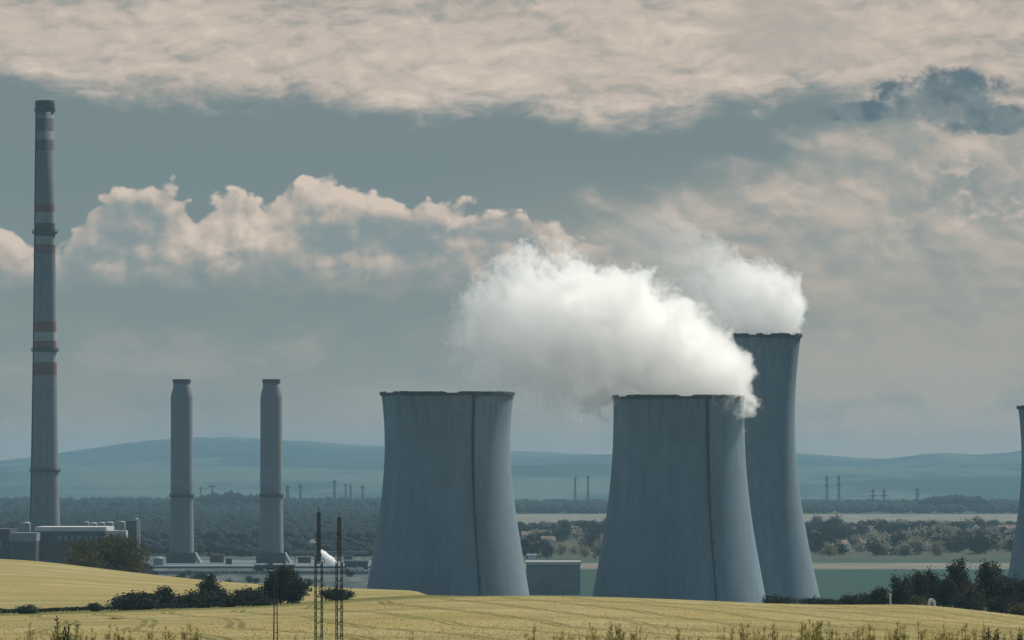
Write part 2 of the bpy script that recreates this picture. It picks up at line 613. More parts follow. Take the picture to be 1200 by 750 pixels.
def build_field():
    xs = np.concatenate([np.linspace(-2200, -420, 40), np.arange(-410, 411, 3.0), np.linspace(420, 2200, 40)])
    ds = np.concatenate([[-400, -100, 0], np.geomspace(15, 450, 40), np.arange(470, 1120, 8), np.arange(1125, 1760, 14), np.arange(1775, 2460, 25)])
    Z = np.array([[ground_z(x, max(d, 15)) for x in xs] for d in ds])
    # soften creases, row direction
    for _ in range(2):
        Z[1:-1] = (Z[:-2] + 2 * Z[1:-1] + Z[2:]) / 4
    nx, nd = len(xs), len(ds)
    v = []
    for j, d in enumerate(ds):
        for i, x in enumerate(xs):
            h = 0.10 * mnoise.noise(Vector((x * 0.05, d * 0.05, 0))) + 0.30 * mnoise.noise(Vector((x * 0.012, d * 0.012, 4)))
            v.append((x, d, Z[j, i] + (h if 300 < d < 1800 else 0)))
    f = [(j * nx + i, j * nx + i + 1, (j + 1) * nx + i + 1, (j + 1) * nx + i) for j in range(nd - 1) for i in range(nx - 1)]
    m, nt, bs = material('wheat_field', 0.9)
    bs.inputs['Specular IOR Level'].default_value = 0.0
    p = pos(nt)
    x, y, z = sep(nt, p)
    wob = fbm(nt, xyz(nt, x * 0.010, y * 0.0035, 0), 1, 1.5, 0.4)
    n1 = fbm(nt, xyz(nt, x * 0.03, y * 0.012, 0), 1, 6, 0.62)
    n2 = fbm(nt, xyz(nt, x * 0.5, y * 0.12, 3), 1, 4, 0.65)
    n3 = fbm(nt, xyz(nt, x * 0.004, y * 0.02, 7), 1, 4, 0.6)
    gold, straw_, green = (0.285, 0.232, 0.098), (0.33, 0.282, 0.145), (0.18, 0.175, 0.075)
    c = mix(nt, n1.ss(0.35, 0.68), gold, straw_)
    c = mix(nt, n3.ss(0.46, 0.62) * 0.6, c, green)
    c = mix(nt, n2.ss(0.42, 0.72) * 0.20, c, (0.21, 0.175, 0.075))
    # tramlines: wheel-track pairs left by the sprayer, bending with the slope
    u = x + y * 0.085 - (wob - 0.5) * 30
    fr = (u / 11.0)._m('FRACT')
    d1 = (fr - 0.46).abs().min((fr - 0.58).abs())
    line = d1.ss(0.055, 0.018) * y.ss(1010, 960)
    c = mix(nt, line * (0.40 + fbm(nt, p, 0.02, 3, 0.6).ss(0.25, 0.50) * 0.4), c, (0.115, 0.115, 0.045))
    # cross-running drill bands on the far field
    v_ = (y + x * 0.10 + (wob - 0.5) * 60) / 55.0
    fr2 = v_._m('FRACT')
    band = (fr2 - 0.5).abs().ss(0.30, 0.46) * y.ss(1080, 1130)
    c = mix(nt, band * (0.25 + n1 * 0.5), c, (0.21, 0.20, 0.08))
    # grass verge between the two fields (mapped by the survey attribute)
    at_ = node(nt, 'ShaderNodeAttribute', out=2, attribute_name='verge')
    c = mix(nt, at_ * (0.55 + n2 * 0.5).clamp(), c, (0.10, 0.11, 0.04))
    at2 = node(nt, 'ShaderNodeAttribute', out=2, attribute_name='near_bank')
    c = mix(nt, at2, c, mix(nt, n2.ss(0.4, 0.6), (0.22, 0.18, 0.075), (0.13, 0.125, 0.055)))
    setin(nt, bs.inputs['Base Color'], c)
    bump(nt, bs, n2 + fbm(nt, p, 1.2, 3, 0.6), 0.5, 0.8)
    o = mesh_obj('wheat_field', v, f, m, smooth=True)
    tag(o, 'golden rolling wheat field with faint tractor lines in front of the power station', None, None, 'structure')
    a1 = o.data.attributes.new('verge', 'FLOAT', 'POINT')
    a2 = o.data.attributes.new('near_bank', 'FLOAT', 'POINT')
    va, vb = [], []
    for (x, d, z) in v:
        px = CX + F * x / max(d, 20)
        wob_ = 12 * mnoise.noise(Vector((x * 0.03, 2, 5)))
        g = 0.0
        if 990 < d + wob_ < 1075:
            g = 1.0 - abs(d + wob_ - 1032) / 43.0
            g = min(1, g * 2.2)
            g *= float(np.interp(px, [560, 660], [1, 0]))
        va.append(g)
        vb.append(float(np.interp(d, [200, 420], [1, 0])))
    a1.data.foreach_set('value', va)
    a2.data.foreach_set('value', vb)
    return o


field = build_field()


def build_plain():
    m, nt, bs = material('plain_farmland', 0.95)
    bs.inputs['Specular IOR Level'].default_value = 0.0
    p = pos(nt)
    x, y, z = sep(nt, p)
    w = fbm(nt, xyz(nt, x * 0.002, y * 0.0006, 0), 1, 3, 0.5)
    yy = y + (w - 0.5) * 260
    meadow, tan, dark = (0.040, 0.076, 0.072), (0.20, 0.19, 0.165), (0.02, 0.035, 0.035)
    n = fbm(nt, xyz(nt, x * 0.02, y * 0.006, 0), 1, 5, 0.6)
    c = ramp(nt, y / 16000.0, [(0.0, meadow), (3560 / 16000, meadow), (3561 / 16000, tan), (3760 / 16000, tan), (3761 / 16000, (0.05, 0.085, 0.075)),
                              (4300 / 16000, (0.085, 0.09, 0.075)), (6600 / 16000, (0.075, 0.08, 0.065)), (7000 / 16000, tan), (8900 / 16000, tan), (8901 / 16000, dark)], 'LINEAR')
    c = mix(nt, n.ss(0.35, 0.65) * 0.35, c, (0.05, 0.07, 0.045))
    left = (x / y + (w - 0.5) * 0.004).ss(-0.0165, -0.0195)
    c = mix(nt, left * y.ss(4000, 4150), c, (0.018, 0.028, 0.026))
    c = mix(nt, left * y.ss(4150, 4000), c, mix(nt, (n * 0.5 + fbm(nt, xyz(nt, x * 0.11, y * 0.022, 4), 1, 4, 0.6) * 0.5).ss(0.42, 0.58), (0.045, 0.070, 0.075), (0.115, 0.130, 0.130)))
    patch = fbm(nt, xyz(nt, x * 0.0016, y * 0.0004, 9), 1, 2, 0.4)
    c = mix(nt, patch.ss(0.52, 0.55) * y.ss(9000, 9500) * 0.5, c, (0.15, 0.17, 0.11))
    setin(nt, bs.inputs['Base Color'], c)
    L = 60000
    o = mesh_obj('ground', [(-L, -9000, 0), (L, -9000, 0), (L, 80000, 0), (-L, 80000, 0)], [(0, 1, 2, 3)], m)
    tag(o, 'flat farmland of green meadow and pale stubble stretching behind the power station', None, None, 'structure')


build_plain()


def build_hills():
    # long low range, 20 to 30 km out
    e = [(-2600, 545), (-1400, 530), (-500, 548), (-120, 545), (0, 541), (80, 529), (150, 520), (220, 514.5), (280, 513), (350, 516), (430, 522), (520, 527), (620, 529), (720, 533),
         (830, 528), (900, 529), (940, 531), (1000, 536), (1048, 541), (1085, 529.5), (1120, 530), (1152, 536.5), (1200, 526), (1300, 522), (1700, 540), (2400, 525), (3600, 545)]
    ex, ey = smooth_curve(e, 2.2)
    e2 = [(-2600, 552), (-500, 552), (0, 552), (150, 545), (260, 548), (430, 551), (620, 543), (720, 546), (940, 549), (1060, 546), (1130, 551), (1200, 549), (3600, 550)]
    e2x, e2y = smooth_curve(e2)
    pxs = np.linspace(-2500, 3500, 900)
    rows = [(15000, None), (16500, 0.25), (18000, 'low'), (19500, 'dip'), (22000, 0.6), (25000, 1.0), (28000, 0.7), (33000, 0.0)]
    rows2 = []
    for i in range(len(rows) - 1):
        for t in np.linspace(0, 1, 9)[:-1]:
            rows2.append((i, t, rows[i][0] * (1 - t) + rows[i + 1][0] * t))
    v = []
    for i, t, D in rows2:
        for px in pxs:
            top = zz(np.interp(px, ex, ey), 25000)
            low = zz(np.interp(px, e2x, e2y), 18000)
            hv = [-5, low * 0.6, low, low * 0.9, top * 0.66, top, top * 0.9, -20]
            tt = t * t * (3 - 2 * t)
            z = hv[i] * (1 - tt) + hv[i + 1] * tt
            x = (px - CX) / F * D
            z += (9 * mnoise.fractal(Vector((x * 0.0015, D * 0.0015, 1)), 1.0, 2.0, 4) + 3 * mnoise.noise(Vector((x * 0.01, D * 0.004, 2)))) * min(1, max(0, z / 60))
            v.append((x, D, z))
    n = len(pxs)
    f = [(j * n + i, j * n + i + 1, (j + 1) * n + i + 1, (j + 1) * n + i) for j in range(len(rows2) - 1) for i in range(n - 1)]
    m, nt, bs = material('wooded_hills', 0.95)
    bs.inputs['Specular IOR Level'].default_value = 0.0
    x, y, z = sep(nt, pos(nt))
    n1 = fbm(nt, xyz(nt, x * 0.0009, y * 0.0004, z * 0.004), 1, 5, 0.6)
    n2 = fbm(nt, xyz(nt, x * 0.006, y * 0.003, z * 0.01), 1, 4, 0.6)
    c = mix(nt, (n1 * 0.75 + n2 * 0.25).ss(0.46, 0.56), (0.028, 0.060, 0.066), (0.085, 0.12, 0.11))
    setin(nt, bs.inputs['Base Color'], c)
    o = mesh_obj('hills', v, f, m, smooth=True)
    tag(o, 'long blue wooded hills fading into haze on the horizon', None, None, 'structure')


build_hills()

# ------------------------------------------------------------------ cooling towers
def cooling_tower(px, D, prof_px, label, ladder=True, notch=7):
    """prof_px: (row, half width in px) from the lip down"""
    t = empty('cooling_tower', (gx(px, D), D, 0), label, 'cooling tower', 'hyperbolic concrete cooling towers')
    k = D / F
    rows = sorted([(zz(py, D), hw * k) for py, hw in prof_px])
    z0, r0 = rows[0]
    dr = (rows[1][1] - r0) / (rows[1][0] - z0)
    if z0 > 0:
        rows = [(0.0, r0 - dr * z0)] + rows
    zs = np.array([r[0] for r in rows])
    rs = np.array([r[1] for r in rows])
    co = np.polyfit(zs, rs, min(4, len(zs) - 1))
    ztop = zs[-1]
    zg = np.linspace(0, ztop, 60)
    rg = np.polyval(co, zg)
    prof = [(r, z) for r, z in zip(rg, zg)]
    inner = [(r - 0.9, z) for r, z in reversed(prof)]
    MB().lathe(prof + inner, 160, close=True).build('shell', concrete('tower_concrete', (0.165, 0.230, 0.285), 0.33, 1.6, ztop), t, True)
    rt = rg[-1]
    # lip walkway: thickened ring with a broken railing line
    m = MB().lathe([(rt + 0.004, ztop - 0.7), (rt + 0.75, ztop - 0.5), (rt + 0.85, ztop + 0.10), (rt - 0.95, ztop + 0.10), (rt - 0.95, ztop - 0.5)], 160)
    rim = m.build('rim', M['tower_rim'], t)
    hs = []
    r_ = random.Random(notch)
    for i in range(160):
        blk = int(i * 34 / 160)
        hs.append(0.2 if (blk * 5) % notch == 0 else 0.75 + 0.3 * r_.random())
    nn_ = 160
    vv, ff = [], []
    for i in range(nn_):
        q = 2 * math.pi * i / nn_
        for rr_, z_ in ((rt + .75, ztop + .05), (rt + .75, ztop + .1 + hs[i]), (rt + .55, ztop + .1 + hs[i]), (rt + .55, ztop + .05)):
            vv.append((math.sin(q) * rr_, -math.cos(q) * rr_, z_))
    for i in range(nn_):
        j = (i + 1) % nn_
        for k_ in range(4):
            l_ = (k_ + 1) % 4
            ff.append((i * 4 + k_, j * 4 + k_, j * 4 + l_, i * 4 + l_))
    m = MB()
    m.v, m.f = vv, ff
    m.build('railing', M['tower_rim'], t)
    if ladder:
        m = MB()
        ph = math.asin(0.405)
        pts = [Vector((math.sin(ph) * (r + 0.45), -math.cos(ph) * (r + 0.45), z)) for r, z in zip(rg, zg)]
        for i in range(len(pts) - 1):
            m.bar(pts[i], pts[i + 1], 0.62, 4)
        for i in range(0, len(pts) - 1, 6):
            q = pts[i]
            m.box(q.x - 0.95, q.y - 0.5, q.z, q.x + 0.95, q.y + 0.3, q.z + 0.25)
        m.build('ladder_cage', M['ladder'], t)
    return t


wide = [(462, 77.5), (475, 76), (500, 74.3), (530, 73.8), (560, 75.2), (600, 80), (650, 88), (690, 94.5)]
midp = [(466, 76.5), (490, 77), (540, 78), (580, 82), (620, 87.5), (660, 94), (705, 102.5)]
tall = [(394, 45.5), (430, 41.3), (470, 39), (520, 39.3), (560, 42.2), (600, 47.5), (650, 57), (705, 69)]
cooling_tower(524.5, 2600, wide, 'wide grey cooling tower standing alone with no steam above its rim')
cooling_tower(795.5, 2530, midp, 'wide cooling tower half hidden at the rim by thick white steam')
cooling_tower(893, 2610, tall, 'tall slender cooling tower behind the steaming wide tower', ladder=False, notch=4)
edgep = [(py + 16, hw) for py, hw in wide]
cooling_tower(1271, 2640, edgep, 'cooling tower cut off by the picture edge beyond the dark trees')

# ------------------------------------------------------------------ chimneys
def tall_chimney():
    D = 3420
    k = D / F
    t = empty('chimney', (gx(52.7, D), D, 0), 'very tall slim chimney with red and white bands and dark top', 'chimney')
    pr = [(118, 10.3), (270, 12.0), (410, 13.6), (551, 16.0), (615, 17.4), (677, 18.6)]
    rows = sorted((zz(py, D), hw * k) for py, hw in pr)
    rows[0] = (0.0, rows[0][1])
    prof = [(r, z) for z, r in rows]
    top = prof[-1]
    MB().lathe(prof + [(top[0] - 0.8, top[1]), (top[0] - 1.0, top[1] - 8)], 64).build('shaft', M['tall_stack'], t, True)
    zt = zz(131, D)
    MB().lathe([(top[0] + .05, zt), (top[0] + 0.55, zt + .3), (top[0] + 0.6, top[1] - 1.4), (top[0] + 0.3, top[1] + .02), (top[0] - 0.7, top[1] + .02)], 64).build('cap', M['steel'], t)
    for py, ex in ((129, 1.0), (272, 1.55), (410, 1.35), (551, 1.1)):
        z = zz(py, D)
        r = interp(z, [(q[1], q[0]) for q in prof])
        m = MB().lathe([(r + .05, z - 1.3), (r + ex, z - 0.7), (r + ex, z + 0.3), (r + .05, z + 0.3)], 48)
        for i in range(24):
            aa = 2 * math.pi * i / 24
            p0 = Vector((math.sin(aa) * (r + ex - .1), -math.cos(aa) * (r + ex - .1), z + 0.3))
            m.bar(p0, p0 + Vector((0, 0, 1.1)), 0.06)
        m.lathe([(r + ex - .16, z + 1.3), (r + ex - .04, z + 1.3), (r + ex - .04, z + 1.45), (r + ex - .16, z + 1.45)], 48, close=True)
        m.build('platform', M['steel'], t)
    # ladder up the shaft
    m = MB()
    ph = math.asin(-0.93)
    for (r0, z0), (r1, z1) in zip(prof[:-1], prof[1:]):
        m.bar((math.sin(ph) * (r0 + .3), -math.cos(ph) * (r0 + .3), z0), (math.sin(ph) * (r1 + .3), -math.cos(ph) * (r1 + .3), z1), 0.35)
    m.build('ladder', M['steel'], t)


tall_chimney()


def small_chimney(px, label):
    D = 3700
    k = D / F
    t = empty('chimney', (gx(px, D), D, 0), label, 'chimney', 'pair of shorter grey chimneys')
    top = zz(445, D)
    pr = [(14.6, 0), (14.2, zz(640, D) ), (13.0, zz(575, D)), (12.9, zz(466, D)), (12.4, zz(462, D)), (10.3, zz(455, D)), (9.8, zz(446, D))]
    prof = [(r * k, z) for r, z in pr]
    MB().lathe(prof + [(prof[-1][0] - .8, prof[-1][1]), (prof[-1][0] - 1, prof[-1][1] - 6)], 48).build('shaft', M['stack'], t, True)
    r = prof[-1][0]
    MB().lathe([(r + .01, top - 2.2), (r + .5, top - 1.8), (r + .5, top + .3), (r - .7, top + .3)], 40).build('cap', M['steel'], t)
    z = zz(580, D)
    r = 13.1 * k
    m = MB().lathe([(r + .02, z - 1.6), (r + .9, z - 1.1), (r + .9, z + .3), (r + .02, z + .3)], 40)
    m.lathe([(r + .72, z + 1.2), (r + .84, z + 1.2), (r + .84, z + 1.4), (r + .72, z + 1.4)], 40, close=True)
    for i in range(20):
        aa = 2 * math.pi * i / 20
        p0 = Vector((math.sin(aa) * (r + .78), -math.cos(aa) * (r + .78), z + 0.3))
        m.bar(p0, p0 + Vector((0, 0, 1.1)), 0.06)
    m.build('platform', M['steel'], t)
    # weathered darker course above the platform
    MB().lathe([(r + .06, zz(573, D)), (r + .09, zz(572, D)), (r + .05, zz(549, D)), (r, zz(548.5, D))], 40).build('band', M['mid_wall'], t, True)
    # base block and inclined duct
    m = MB()
    m.box(-9.2, -11, 0, 9.2, 9, zz(647.5, D))
    m.build('base_block', M['dark_wall'], t)
    m = MB()
    m.bar((8.6, -7, zz(648, D)), (12.6, -7.4, zz(661.5, D)), 1.25, 8)
    m.build('duct', M['pale_roof'], t)
    return t


small_chimney(213, 'grey chimney with a narrow neck, the one next to the very tall banded chimney')
small_chimney(318, 'grey chimney with a narrow neck, the one nearer the thin lattice masts')

# ------------------------------------------------------------------ industrial buildings
def building(name, x0, x1, ytop, D, depth, wall, label, cat='building', roof=None, fascia=2.0, over=0.6, base=0.0, win=None, wmat='glass', parapet=True):
    X0, X1, T = gx(x0, D), gx(x1, D), zz(ytop, D)
    cx = (X0 + X1) / 2
    t = empty(name, (cx, D + depth / 2, base), label, cat)
    hw = (X1 - X0) / 2
    hd = depth / 2
    MB().box(-hw, -hd, 0, hw, hd, T - base - fascia).build('wall', M[wall], t)
    m = MB().box(-hw - over, -hd - over, T - base - fascia + .003, hw + over, hd + over, T - base)
    m.build('roof', M[roof or 'pale_roof'], t)
    for (wx0, wx1, wy0, wy1, n) in (win or []):
        a0, a1, b0, b1 = gx(wx0, D) - cx, gx(wx1, D) - cx, zz(wy1, D) - base, zz(wy0, D) - base
        wd = (a1 - a0) / n
        for i in range(n):
            fr = MB()
            xx0, xx1 = a0 + i * wd + .15 * wd, a0 + (i + 1) * wd - .10 * wd
            fr.box(xx0, -hd - .12, b0, xx1, -hd + .05, b0 + .25)
            fr.box(xx0, -hd - .12, b1 - .25, xx1, -hd + .05, b1)
            fr.box(xx0, -hd - .12, b0 + .25, xx0 + .25, -hd + .05, b1 - .25)
            fr.box(xx1 - .25, -hd - .12, b0 + .25, xx1, -hd + .05, b1 - .25)
            w = fr.build('window', M['steel'], t)
            MB().box(xx0 + .25, -hd - .05, b0 + .25, xx1 - .25, -hd + .04, b1 - .25).build('pane', M[wmat], w)
    return t


building('boiler_hall', 43, 123, 617.5, 3300, 60, 'dark_wall', 'long dark hall with a bright flat roof edge at the foot of the tall chimney', roof='pale_roof', fascia=2.4, over=1.0,
         win=[(66, 96, 627, 634, 4), (98, 116, 628, 634, 3)], wmat='mid_wall')
building('annex_hall', 12, 42, 624.5, 3270, 30, 'dark_wall', 'dark annex with a pale upper wall band left of the long hall', roof='mid_wall', fascia=4.8, over=0.3)
building('turbine_hall', -60, 10.5, 620, 3290, 50, 'dark_wall', 'dark blue hall cut by the picture edge below the pale tanks', roof='dark_wall', fascia=2, over=0.5,
         win=[(-6, 3, 632, 642, 1)], wmat='mid_wall')
building('filter_house', 124, 147, 622, 3290, 25, 'dark_wall', 'box-shaped building with a pale upper half right of the long hall', roof='pale_wall', fascia=5.2, over=0.3)
building('silo_block', 147.6, 160, 610, 3310, 22, 'dark_wall', 'narrow dark tower block beside a pale vertical pipe', roof='dark_wall', fascia=1.0, over=0.2)
m = MB()
m.bar((0, 0, 0), (0, 0, zz(610, 3295)), 0.85, 12)
m.bar((0, 0, zz(610, 3295)), (-1.6, 1.5, zz(608.5, 3295)), 0.85, 12)
o = m.build('vent_pipe', M['pale_wall'], None, False, (gx(162.5, 3295), 3295, 0))
tag(o, 'pale upright pipe standing beside the narrow dark tower block', 'pipe')


def tank(px0, px1, py0, D, label, mat='tank_wall', base_py=None, group='pale storage tanks behind the halls'):
    r = (gx(px1, D) - gx(px0, D)) / 2
    T = zz(py0, D)
    t = empty('storage_tank', (gx((px0 + px1) / 2, D), D, 0), label, 'tank', group)
    MB().lathe([(r, 0), (r, T - r * .35)], 28).build('tank_wall', M[mat], t, True)
    MB().lathe([(r + .15, T - r * .35), (r * .93, T - r * .22), (r * .7, T - r * .08), (r * .35, T - .02 * r), (0.01, T)], 28).build('dome', M[mat], t, True)
    return t


for i, (a0, a1, y0, DD) in enumerate([(-10, 8, 611, 3400), (9, 22, 609.5, 3410), (26, 36, 611.5, 3395)]):
    tank(a0, a1, y0, DD, ['pale tank behind the dark hall at the picture edge', 'pale domed tank between two others behind the annex', 'small pale tank closest to the tall chimney foot'][i])
for i, (a0, a1, y0) in enumerate([(98, 104.5, 611), (105, 114, 612), (115, 123, 611.5), (124, 133, 611), (139, 147, 610.5)]):
    tank(a0, a1, y0, 3385 + 4 * i, ['small pale domed tank nearest the tall chimney, rising over the long hall roof', 'second small domed tank from the tall chimney over the hall roof', 'middle small domed tank of the row over the hall roof',
                                     'fourth small domed tank from the chimney, over the pale boxy building', 'small domed tank right against the narrow dark tower block'][i])

# yard between the chimneys and the left cooling tower
DY = 3560
YARD_SHRUBS = []
yard = MB().box(gx(165, DY), DY, 0.0, gx(436, DY), DY + 260, 1.2).build('yard', M['apron'])
tag(yard, 'raised grey concrete yard around the chimney feet', None, None, 'structure')
building('pump_house', 299, 345, 661.5, 3540, 14, 'dark_wall', 'low dark pump house in front of the second grey chimney', roof='mid_wall', fascia=1.0)
building('store_shed', 246, 262, 650, 3720, 10, 'rust', 'small rusty brown shed on the yard between the chimneys', roof='rust', fascia=0.8, base=1.2)
building('plant_shed', 349, 364, 652, 3700, 12, 'rust', 'small brown shed near the thin lattice masts', roof='mid_wall', fascia=0.8, base=1.2)
building('switch_house', 404, 431, 656.5, 3500, 14, 'dark_wall', 'dark low building beside the foot of the lone wide tower', roof='mid_wall', fascia=1.0, win=[(407, 428, 660, 665, 5)])
building('service_block', 617, 680, 658, 2760, 26, 'mid_wall', 'low grey-blue block with a pale roof edge between the cooling towers', roof='pale_roof', fascia=1.5, over=0.5)
building('roof_hut', 618.5, 628, 649.5, 2850, 8, 'white', 'small white hut behind the low grey-blue block', roof='white', fascia=0.8)
o = empty('storage_tank', (gx(186, 3600), 3600, 1.2), 'low round pale tank beside the first grey chimney', 'tank')
MB().lathe([(3.4, 0), (3.4, 4.2)], 28).build('tank_wall', M['mid_wall'], o, True)
MB().lathe([(3.5, 4.2), (2.4, 5.0), (1.1, 5.4), (.01, 5.5)], 28).build('dome', M['mid_wall'], o, True)

for i_, (cx_, cw, ct, lab_) in enumerate([(268, 7, 654, 'small dark container on the yard next to the rusty shed'), (372, 6, 650, 'dark upright cabinet on the yard close to the lamp mast'),
        (408, 9, 651, 'dark container on the yard behind the dark low building'), (352, 8, 660, 'grey container at the edge of the yard next to the pump house')]):
    building('container', cx_ - cw / 2, cx_ + cw / 2, ct, 3640 + 25 * i_, 6, 'dark_wall' if i_ < 3 else 'mid_wall', lab_, 'container', roof='mid_wall', fascia=0.35, over=0.1, base=1.2)
pb_ = empty('pipe_bridge', (gx(386, 3680), 3680, 1.2), 'long pipe bridge on thin legs running towards the lone wide tower', 'pipe bridge')
m = MB()
L_ = gx(432, 3680) - gx(386, 3680)
for z_ in (6.6, 7.5):
    m.bar((-L_, 0, z_), (L_, 0, z_), .34, 8)
m.box(-L_, -.8, 5.9, L_, .8, 6.2)
m.build('pipes_deck', M['mid_wall'], pb_)
for i_ in range(8):
    x_ = -L_ + (i_ + .5) * L_ / 4
    MB().box(x_ - .25, -.5, 0, x_ + .25, .5, 5.897).build('leg', M['steel'], pb_)

for i_ in range(16):
    px_ = rng.uniform(172, 430)
    d_ = rng.uniform(2900, 3450)
    s_ = rng.uniform(.25, .45)
    YARD_SHRUBS.append((px_, d_, s_))

# vehicles parked by the switch house: small white vans
def van(px, D, label):
    t = empty('van', (gx(px, D), D, ), label, 'van', 'white vans by the lone cooling tower') if False else empty('van', (gx(px, D), D, 0), label, 'van', 'white vans by the lone cooling tower')
    m = MB()
    pr = [(-2.6, 0.45), (2.6, 0.45), (2.6, 1.1), (2.0, 1.35), (1.4, 2.2), (-2.6, 2.3)]
    n = len(pr)
    for s in (-1, 1):
        for x, z in pr:
            m.v.append((x, s * 0.95, z))
    m.f.append(tuple(range(n)))
    m.f.append(tuple(reversed(range(n, 2 * n))))
    for i in range(n):
        j = (i + 1) % n
        m.f.append((i, n + i, n + j, j))
    m.build('body', M['white'], t)
    for x in (-1.7, 1.7):
        for s in (-1, 1):
            MB().bar((x, s * .8, .42), (x, s * 1.0, .42), .42, 14).build('wheel', M['steel'], t)
    MB().box(0.9, -0.975, 1.3, 1.5, -0.955, 1.9).build('window', M['glass'], t)


van(411, 3440, 'white van parked nearer the lattice masts by the dark low building')
van(422, 3440, 'white van parked closer to the lone wide cooling tower')

# ------------------------------------------------------------------ trees and bushes
def crown_mesh(name, h, w, base, n_clump, n_leaf, leaf_s, mat, seed, lobes=5, flat=0.0):
    """leaf-sized faces gathered in clumps through an uneven crown; h total height, w half width, base crown bottom"""
    r = random.Random(seed)
    lob = []
    for i in range(lobes):
        an = r.random() * 6.283
        rr = w * (0.25 + 0.55 * r.random())
        zc = base + (h - base) * (0.18 + 0.62 * r.random())
        lob.append((math.cos(an) * rr, math.sin(an) * rr, zc, w * (0.22 + 0.26 * r.random()), (h - base) * (0.16 + 0.16 * r.random())))
    lob.append((0, 0, base + (h - base) * 0.45, w * 0.5, (h - base) * 0.40))
    v, f = [], []
    for c in range(n_clump):
        L = lob[r.randrange(len(lob))]
        while True:
            d = Vector((r.gauss(0, 1), r.gauss(0, 1), r.gauss(0, 1)))
            if d.length > 0.01:
                d.normalize()
                break
        q = (0.45 + 0.6 * r.random())
        cc = Vector((L[0] + d.x * L[3] * q, L[1] + d.y * L[3] * q, L[2] + d.z * L[4] * q))
        if cc.z < base * 0.6 or cc.z > h:
            continue
        cs = leaf_s * (1.6 + 1.8 * r.random())
        for k in range(n_leaf):
            p = cc + Vector((r.gauss(0, 1), r.gauss(0, 1), r.gauss(0, .8))) * cs * 0.5
            if p.z < 0.05:
                continue
            u = Vector((r.gauss(0, 1), r.gauss(0, 1), r.gauss(0, 1))).normalized()
            t = u.orthogonal().normalized()
            s = leaf_s * (0.5 + 0.7 * r.random())
            b = len(v)
            v += [p - u * s * .6, p + t * s * .4, p + u * s * .6, p - t * s * .4]
            f.append((b, b + 1, b + 2, b + 3))
    A = np.array([tuple(q) for q in v])
    lo, hi = np.percentile(A, 1.5, axis=0), np.percentile(A, 98.5, axis=0)
    for ax, (t0, t1) in enumerate([(-w, w), (-w, w), (max(base, .0), h)]):
        A[:, ax] = t0 + (A[:, ax] - lo[ax]) / (hi[ax] - lo[ax]) * (t1 - t0)
    me = bpy.data.meshes.new(name)
    me.from_pydata(A.tolist(), [], f)
    me.materials.append(mat)
    return me


def trunk_mesh(name, h, r0, seed, w, stems=1):
    r = random.Random(seed)
    m = MB()
    for s in range(stems):
        p = Vector((r.uniform(-.3, .3) * w * (stems > 1), r.uniform(-.3, .3) * w * (stems > 1), -0.4))
        rad = r0
        for i in range(4):
            q = p + Vector((r.uniform(-.12, .12) * w, r.uniform(-.12, .12) * w, h / 4 + .1))
            m.bar(p, q, rad, 6, rad * .75)
            if i > 0:
                for _ in range(2):
                    d = Vector((r.gauss(0, 1), r.gauss(0, 1), 0.7)).normalized()
                    m.bar(q, q + d * w * r.uniform(.35, .7), rad * .45, 5, rad * .12)
            p = q
            rad *= .75
    me = bpy.data.meshes.new(name)
    me.from_pydata(m.v, [], m.f)
    me.materials.append(M['bark'])
    return me


def plant(name, loc, cm, tm, label, cat, group=None, sc=(1, 1, 1), rz=0.0):
    t = empty(name, loc, label, cat, group, rz)
    t.scale = sc
    c = bpy.data.objects.new('crown', cm)
    COL.objects.link(c)
    c.parent = t
    if tm:
        k = bpy.data.objects.new('trunk', tm)
        COL.objects.link(k)
        k.parent = t
    return t


def field_plant(name, x0, x1, ytop, ybase, D, label, cat, mat='leaf_dark', seed=1, base=0.1, clumps=90, leaves=26, leaf_s=0.42, stems=1, lobes=6, group=None):
    cxp = (x0 + x1) / 2
    X = gx(cxp, D)
    gz = ground_z(X, D)
    zb = zz(ybase, D)
    h = zz(ytop, D) - gz
    w = (x1 - x0) / 2 / F * D
    cm = crown_mesh(name + '_crown', h, w, h * base, clumps, leaves, leaf_s, M[mat], seed, lobes)
    tm = trunk_mesh(name + '_trunk', h * 0.7, max(.10, h * .025), seed, w, stems)
    return plant(name, (X, D, gz - 0.05), cm, tm, label, cat, group)


fp = field_plant
fp('round_bush', 84, 168, 631, 668, 1760, 'large rounded olive bush behind the crest of the upper field below the dark halls', 'bush', 'leaf_olive', 3, .02, 420, 30, .55, 3, 9)
fp('low_bush', 20, 43, 710, 726, 1040, 'dark low bush at the corner of the grass strip near the picture edge', 'bush', 'leaf_dark', 5, .03, 110, 26, .34, 2)
fp('low_bush', 104, 118, 707, 719, 1045, 'tiny dark bush standing apart on the grass strip below the olive bush', 'bush', 'leaf_dark', 6, .03, 70, 24, .28, 2)
fp('low_bush', 127, 145, 724, 730, 800, 'scrap of dark scrub in the wheat in front of the hedge', 'bush', 'leaf_dark', 16, .03, 50, 20, .2, 2)
fp('hedge_bush', 136, 183, 696, 718, 1050, 'dark spreading bush at the start of the hedge below the first grey chimney', 'bush', 'leaf_dark', 7, .02, 200, 26, .38, 3, 8)
fp('small_tree', 181, 204, 690, 717, 1056, 'round dark small tree at the near end of the hedge', 'tree', 'leaf_dark', 8, .10, 130, 26, .36)
fp('hedge_bush', 203, 245, 694, 715, 1052, 'long low dark bush in the middle of the hedge', 'bush', 'leaf_dark', 9, .02, 180, 26, .36, 3, 8)
fp('small_tree', 234, 259, 675, 714, 1075, 'lighter round-headed small tree rising above the hedge', 'tree', 'leaf_dark', 10, .35, 100, 24, .36)
